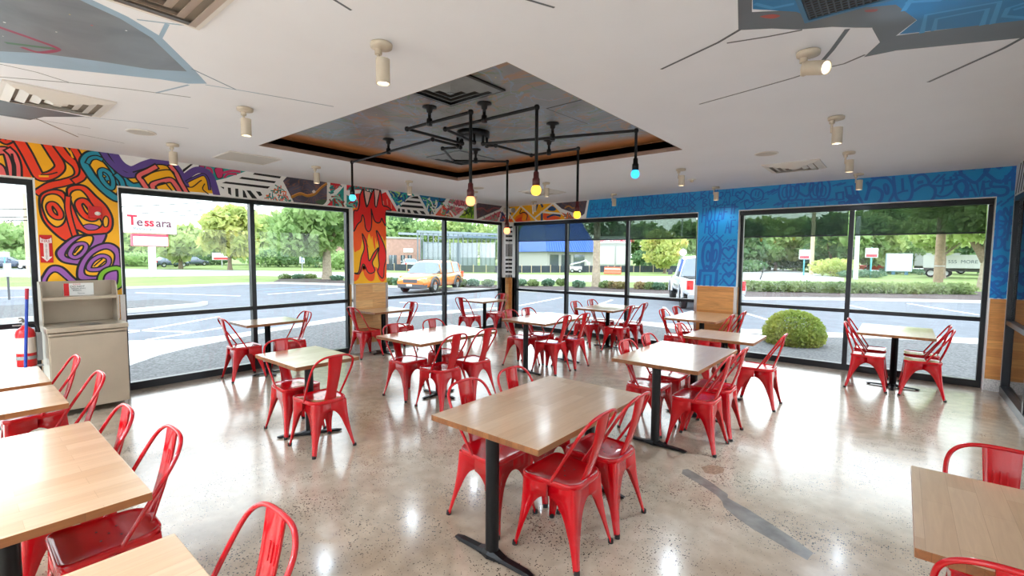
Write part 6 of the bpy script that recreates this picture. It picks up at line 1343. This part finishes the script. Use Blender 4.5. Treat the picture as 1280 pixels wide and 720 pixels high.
b = MB(); b.box(-1.5, .9, -.5, .5, max(.15, hh-2.1), hh); bs = b.build('cabinet', paint((196, 214, 236)), t, bevel=.03)
b = MB(); b.box(-1.4, .8, -.52, -.5, max(.25, hh-2.0), hh-.1); b.build('face', paint((226, 226, 236)), bs)
b = MB(); b.box(-.9, -.6, -.2, .2, 0, .4); b.box(.3, .6, -.2, .2, 0, .4); b.build('base', paint((110, 160, 210)), t)
def pole(label, px, d, r, m_, H=10., lean=(0, 0), arm=False):
    t = thing('utility_pole' if arm else 'pole', label, 'pole', (px[0], px[1], GZ)); b = MB(); b.cyl((0, 0, 0), (lean[0], lean[1], H), r, r*.8, 12); b.build('shaft', m_, t)
    b = MB(); b.cyl((lean[0]*.13, lean[1]*.13, 1.35), (lean[0]*.135, lean[1]*.135, 1.40), r*1.12, n=12); b.build('band', M['polegrey'], t)
    if arm:
        v = Vector((.75, .66, 0)); b = MB(); b.tube([v*-1.1+Vector((lean[0]*.95, lean[1]*.95, H-.5)), v*1.1+Vector((lean[0]*.95, lean[1]*.95, H-.5))], .07, 6); ar = b.build('crossarm', m_, t)
        for s in (-1, -.4, .4, 1):
            b = MB(); c_ = v*s+Vector((lean[0]*.95, lean[1]*.95, H-.4)); b.cyl(c_, c_+Vector((0, 0, .16)), .05, n=8); b.build('insulator', M['polegrey'], ar)
    return t
q = (-54.62,-3.44,6.63); pole('wooden utility pole with a crossarm seen through the far left window', q, 62, .2, M['poletan'], q[2]-GZ+.5, (0, 0), True)
pole('tan pole behind the red-banded sign', (-0.77,54.95,3.79), 64, .22, M['poletan'], 12)
pole('pale grey pole just right of the thick mullion', (4.06,43.36,3.35), 52, .2, M['polegrey'], 5.6)
pole('brown wooden pole on the lawn before the trucks', (9.18,35.40,3.02), 44, .28, M['polewood'], 11)
pole('slim grey light pole rising beside the disc-shaped sign', (-13.21,47.88,3.77), 60, .07, M['polegrey'], 9)
pole('slim dark pole leaning over the end of the driveway', [(-2.091,35.956),(-2.091,35.956)][0], 40, .05, M['frame'], 1.1, (.25, .35))
for k, (A, B, lab) in enumerate((((-52.82,-7.79,5.17), (-53.64,17.10,8.67), 'uppermost of the power lines behind the restaurant sign'), ((-52.82,-7.82,4.52), (-53.65,17.07,7.79), 'middle power line behind the restaurant sign'), ((-52.82,-7.84,4.26), (-53.66,17.06,7.20), 'lowest power line, touching the restaurant sign top'))):
    t = thing('power_line', lab, 'cable', A, 0, 'power lines'); a, c2 = Vector((0, 0, 0)), Vector(B)-Vector(A); b = MB()
    b.tube([a+(c2-a)*u-Vector((0, 0, 1.2*4*u*(1-u)*.3)) for u in [j/16 for j in range(17)]], .05, 5); b.build('wire', M['frame'], t)

# ---------------------------------------------------------------- buildings and the site beyond the road
M['brick'] = mat('pinkish_brick', (190, 150, 138), .85, var=.12, vscale=2); M['wrap'] = mat('white_house_wrap', (150, 160, 170), .6, var=.08, vscale=.7); M['bluemetal'] = mat('blue_roof_metal', (52, 96, 190), .45, var=.05); M['stucco'] = mat('pale_stucco', (176, 176, 172), .8); M['silt'] = mat('black_silt_fabric', (58, 66, 76), .8, var=.2, vscale=2)
def building(label, A, B, depth, H, m_, parts):
    """front edge from A to B; parts is a list of (name, u0, u1, z0, z1, material) on the front"""
    a, c2 = Vector(A[:2]), Vector(B[:2]); d = c2-a; L = d.length; rz = math.atan2(d.y, d.x)
    t = thing('building', label, 'building', (*a, GZ), rz); b = MB(); b.box(0, L, 0, depth, 0, H); b.build('walls', m_, t)
    b = MB(); b.box(-.15, L+.15, -.12, depth+.12, H-.02, H+.25); b.build('parapet', M['stucco'], t)
    for nm, u0, u1, z0, z1, pm in parts:
        b = MB(); b.box(u0*L, u1*L, -.06, .05, z0*H, z1*H); o = b.build(nm, pm, t)
        if nm == 'window':
            b = MB(); b.box(u0*L-.05, u1*L+.05, -.075, -.06, z0*H-.05, z0*H+.02); b.box((u0+u1)/2*L-.03, (u0+u1)/2*L+.03, -.075, -.06, z0*H, z1*H); b.build('window_frame', M['signwhite'], o)
    return t, L, rz
A, B = (-56.00,29.99,4.62), (-53.01,41.07,4.60)
building('low pink brick shop with pale parapet behind the orange car', A, B, 12, 4.5, M['brick'], [('window', .53, .64, .08, .42, M['carglass']), ('window', .70, .76, .08, .42, M['carglass']), ('window', .80, .86, .08, .42, M['carglass']), ('sign_panel', .74, .88, .52, .66, M['signwhite']), ('window', .1, .3, .08, .42, M['carglass'])])
A, B = (-48.68,36.89,4.96), (-43.81,53.10,5.51)
a, c2 = Vector(A[:2]), Vector(B[:2]); d = c2-a; L = d.length
t = thing('framed_building', 'unfinished steel-framed building wrapped in white sheets beyond the road', 'building', (*a, GZ), math.atan2(d.y, d.x)); H = 5.6
for u in [0, .03]+[.05*k for k in range(1, 21)]:
    b = MB(); b.box(u*L-.07, u*L+.07, -.07, .07, 0, H-.3); b.build('stud', M['polestud'], t)
b = MB(); b.box(-.1, L, -.15, .15, H-.35, H); b.box(0, L, 7.9, 8.1, H-.35, H); b.build('top_beam', M['wrap'], t)
b = MB(); b.box(L*.45, L*1.05, -.5, 9, H-.9, H-.55); b.build('roof_deck', paint((110, 128, 146)), t)
for u0, u1, z1 in ((.06, .30, 3.9), (.33, .60, 3.9), (.64, .80, 3.8), (.84, .97, 3.7)):
    b = MB(); b.box(u0*L, u1*L, .15, .22, .2, z1); b.build('wrap_sheet', M['wrap'], t)
A, B = (-28.68,42.03,3.84), (-25.63,48.72,4.00)
a, c2 = Vector(A[:2]), Vector(B[:2]); d = c2-a; L = d.length
t = thing('blue_roofed_building', 'building with a steep blue metal roof behind the street tree', 'building', (*a, GZ), math.atan2(d.y, d.x))
b = MB(); b.box(0, L, 0, 10, 0, 2.6); wb_ = b.build('walls', M['stucco'], t)
for u0, u1 in ((.06, .24), (.30, .50), (.56, .80)):
    b = MB(); b.box(u0*L, u1*L, -.05, .04, .5, 2.1); b.build('window', M['carglass'], wb_)
b = MB(); b.loft([[(-.5, -.8, 2.5), (L+.5, -.8, 2.5), (L+.5, 10.8, 2.5), (-.5, 10.8, 2.5)], [(.8, 2.4, 7.2), (L-.8, 2.4, 7.2), (L-.8, 7.6, 7.2), (.8, 7.6, 7.2)]], sm=False)
b.build('roof', M['bluemetal'], t)
b = MB()
for k in range(22): u = -.4+(L+.8)*k/21; v_ = .9+(L-1.8)*k/21; b.tube([(u, -.83, 2.52), (v_, 2.38, 7.22)], .03, 4)
b.build('roof_seam', M['bluemetal'], t)
A, B = (-32.35,61.00,4.49), (-27.20,63.69,4.49)
t, L, rz = building('white supermarket with red lettering right of the street tree', A, B, 14, 5.0, M['stucco'], [('fascia', 0, 1, .82, 1.0, M['signwhite']), ('wall_panel', .05, .55, .12, .72, paint((222, 222, 216))), ('wall_panel', .6, .95, .12, .72, paint((222, 222, 216)))])
b = MB(); put_text(b, 'BEST SUPERMARKET', .62, frame_at((L*.62, -.07, 4.52), (1, 0, 0), (0, 0, 1)), 0, .004, .01)
b.build('lettering', paint((206, 40, 70)), t)
fp_ = [(-42.858,26.555),(-32.208,27.792),(-26.591,32.325),(-23.361,37.168),(-20.205,42.863),(-17.586,46.152),(-12.317,53.725)]
t = thing('silt_fence', 'long black silt fence along the building site beyond the road', 'fence', (*fp_[0], GZ)); o0 = Vector(fp_[0])
b = MB(); b.loft([[(*(Vector(q)-o0), 0), (*(Vector(q)-o0), .78), (*(Vector(q)-o0+Vector((.03, .03))), .78), (*(Vector(q)-o0+Vector((.03, .03))), 0)] for q in fp_], sm=False); b.build('fabric', M['silt'], t)
for i in range(len(fp_)-1):
    for k in range(5):
        q = Vector(fp_[i])+(Vector(fp_[i+1])-Vector(fp_[i]))*k/5-o0; b = MB(); b.box(q.x-.03, q.x+.03, q.y-.06, q.y-.0, 0, .9); b.build('stake', M['poletan'], t)
P = (-21.77,38.22,1.68); t = thing('skid_loader', 'white loader with a raised arm on the building site behind the silt fence', 'loader', (P[0], P[1], GZ), .5); t.scale = (.62, .62, .62)
b = MB(); b.box(-1.2, 1.0, -.7, .7, .4, 1.2); b.build('chassis', WHITEC, t, bevel=.05)
b = MB(); b.box(-.5, .6, -.55, .55, 1.2, 2.0); b.build('cab', M['carglass'], t, bevel=.05)
b = MB(); b.tube([(-1.1, .8, 1.5), (.6, .8, 1.9), (1.7, .8, 2.3), (2.0, .8, 1.8)], .12, 8); b.tube([(-1.1, -.8, 1.5), (.6, -.8, 1.9), (1.7, -.8, 2.3), (2.0, -.8, 1.8)], .12, 8); b.box(1.9, 2.5, -.9, .9, 1.5, 2.0); b.build('lift_arm', WHITEC, t)
for sx in (-.75, .65): wheel(t, sx, -.75, .36, .25); wheel(t, sx, .75, .36, .25)
P = (-16.84,37.57,1.11); t = thing('barrier', 'orange plastic barrier on the building site right of the street tree', 'barrier', (P[0], P[1], GZ), .3); t.scale = (.6, .8, .8)
b = MB(); b.prism([(-.3, 0), (.3, 0), (.3, .15), (.1, .4), (.08, .95), (-.08, .95), (-.1, .4), (-.3, .15)], -1.5, 1.5, 0, lambda u, v, w_: (w_, u, v)); b.build('barrier_body', paint((232, 110, 80)), t, bevel=.02)
b = MB(); b.box(-1.4, 1.4, -.105, -.09, .6, .75); b.build('reflective_strip', M['signwhite'], t)

# ---------------------------------------------------------------- camera, world, exposure
cd = bpy.data.cameras.new('camera'); cam = bpy.data.objects.new('camera', cd); COL.objects.link(cam)
f_, yaw, pit, roll = 588.6, -.6902, -.0673, .0071
cd.sensor_width = 36; cd.lens = f_/1280*36; cd.clip_end = 1000; cd.clip_start = .05
F = Vector((math.sin(yaw)*math.cos(pit), math.cos(yaw)*math.cos(pit), math.sin(pit)))
R0 = Vector((math.cos(yaw), -math.sin(yaw), 0)); U0 = R0.cross(F)
R_ = R0*math.cos(roll)+U0*math.sin(roll); U_ = -R0*math.sin(roll)+U0*math.cos(roll)
Mx = Matrix((R_, U_, -F)).transposed().to_4x4(); Mx.translation = Vector((7.1725, -8.5506, 1.69)); cam.matrix_world = Mx
scene.camera = cam
w = bpy.data.worlds.new('overcast_sky'); scene.world = w; w.use_nodes = True
nt = w.node_tree; bg = nt.nodes['Background']
tc = nt.nodes.new('ShaderNodeTexCoord'); sp = nt.nodes.new('ShaderNodeSeparateXYZ'); nt.links.new(tc.outputs['Generated'], sp.inputs[0])
rp = nt.nodes.new('ShaderNodeValToRGB'); e = rp.color_ramp.elements
e[0].position = .0; e[0].color = (.95, .98, 1, 1); e[1].position = .7; e[1].color = (.80, .90, 1, 1)
nt.links.new(sp.outputs['Z'], rp.inputs['Fac'])
nz = nt.nodes.new('ShaderNodeTexNoise'); nz.inputs['Scale'].default_value = 3; nz.inputs['Detail'].default_value = 5; nt.links.new(tc.outputs['Generated'], nz.inputs['Vector'])
mr = nt.nodes.new('ShaderNodeMapRange'); mr.inputs['To Min'].default_value = .9; mr.inputs['To Max'].default_value = 1.1; nt.links.new(nz.outputs['Fac'], mr.inputs['Value'])
mm = nt.nodes.new('ShaderNodeMixRGB'); mm.blend_type = 'MULTIPLY'; mm.inputs['Fac'].default_value = 1
nt.links.new(rp.outputs['Color'], mm.inputs['Color1']); nt.links.new(mr.outputs[0], mm.inputs['Color2']); nt.links.new(mm.outputs[0], bg.inputs['Color'])
bg.inputs['Strength'].default_value = 2.0
vs = scene.view_settings
vs.view_transform = 'Standard'; vs.look = 'None'; vs.gamma = 1; vs.use_curve_mapping = False; vs.exposure = 1.15
scene.display_settings.display_device = 'sRGB'
cy = scene.cycles
cy.use_denoising = True
try: cy.denoiser = 'OPENIMAGEDENOISE'
except Exception: pass
cy.max_bounces = 8; cy.diffuse_bounces = 4; cy.glossy_bounces = 4; cy.transparent_max_bounces = 16; cy.sample_clamp_indirect = 6
cy.caustics_reflective = False; cy.caustics_refractive = False
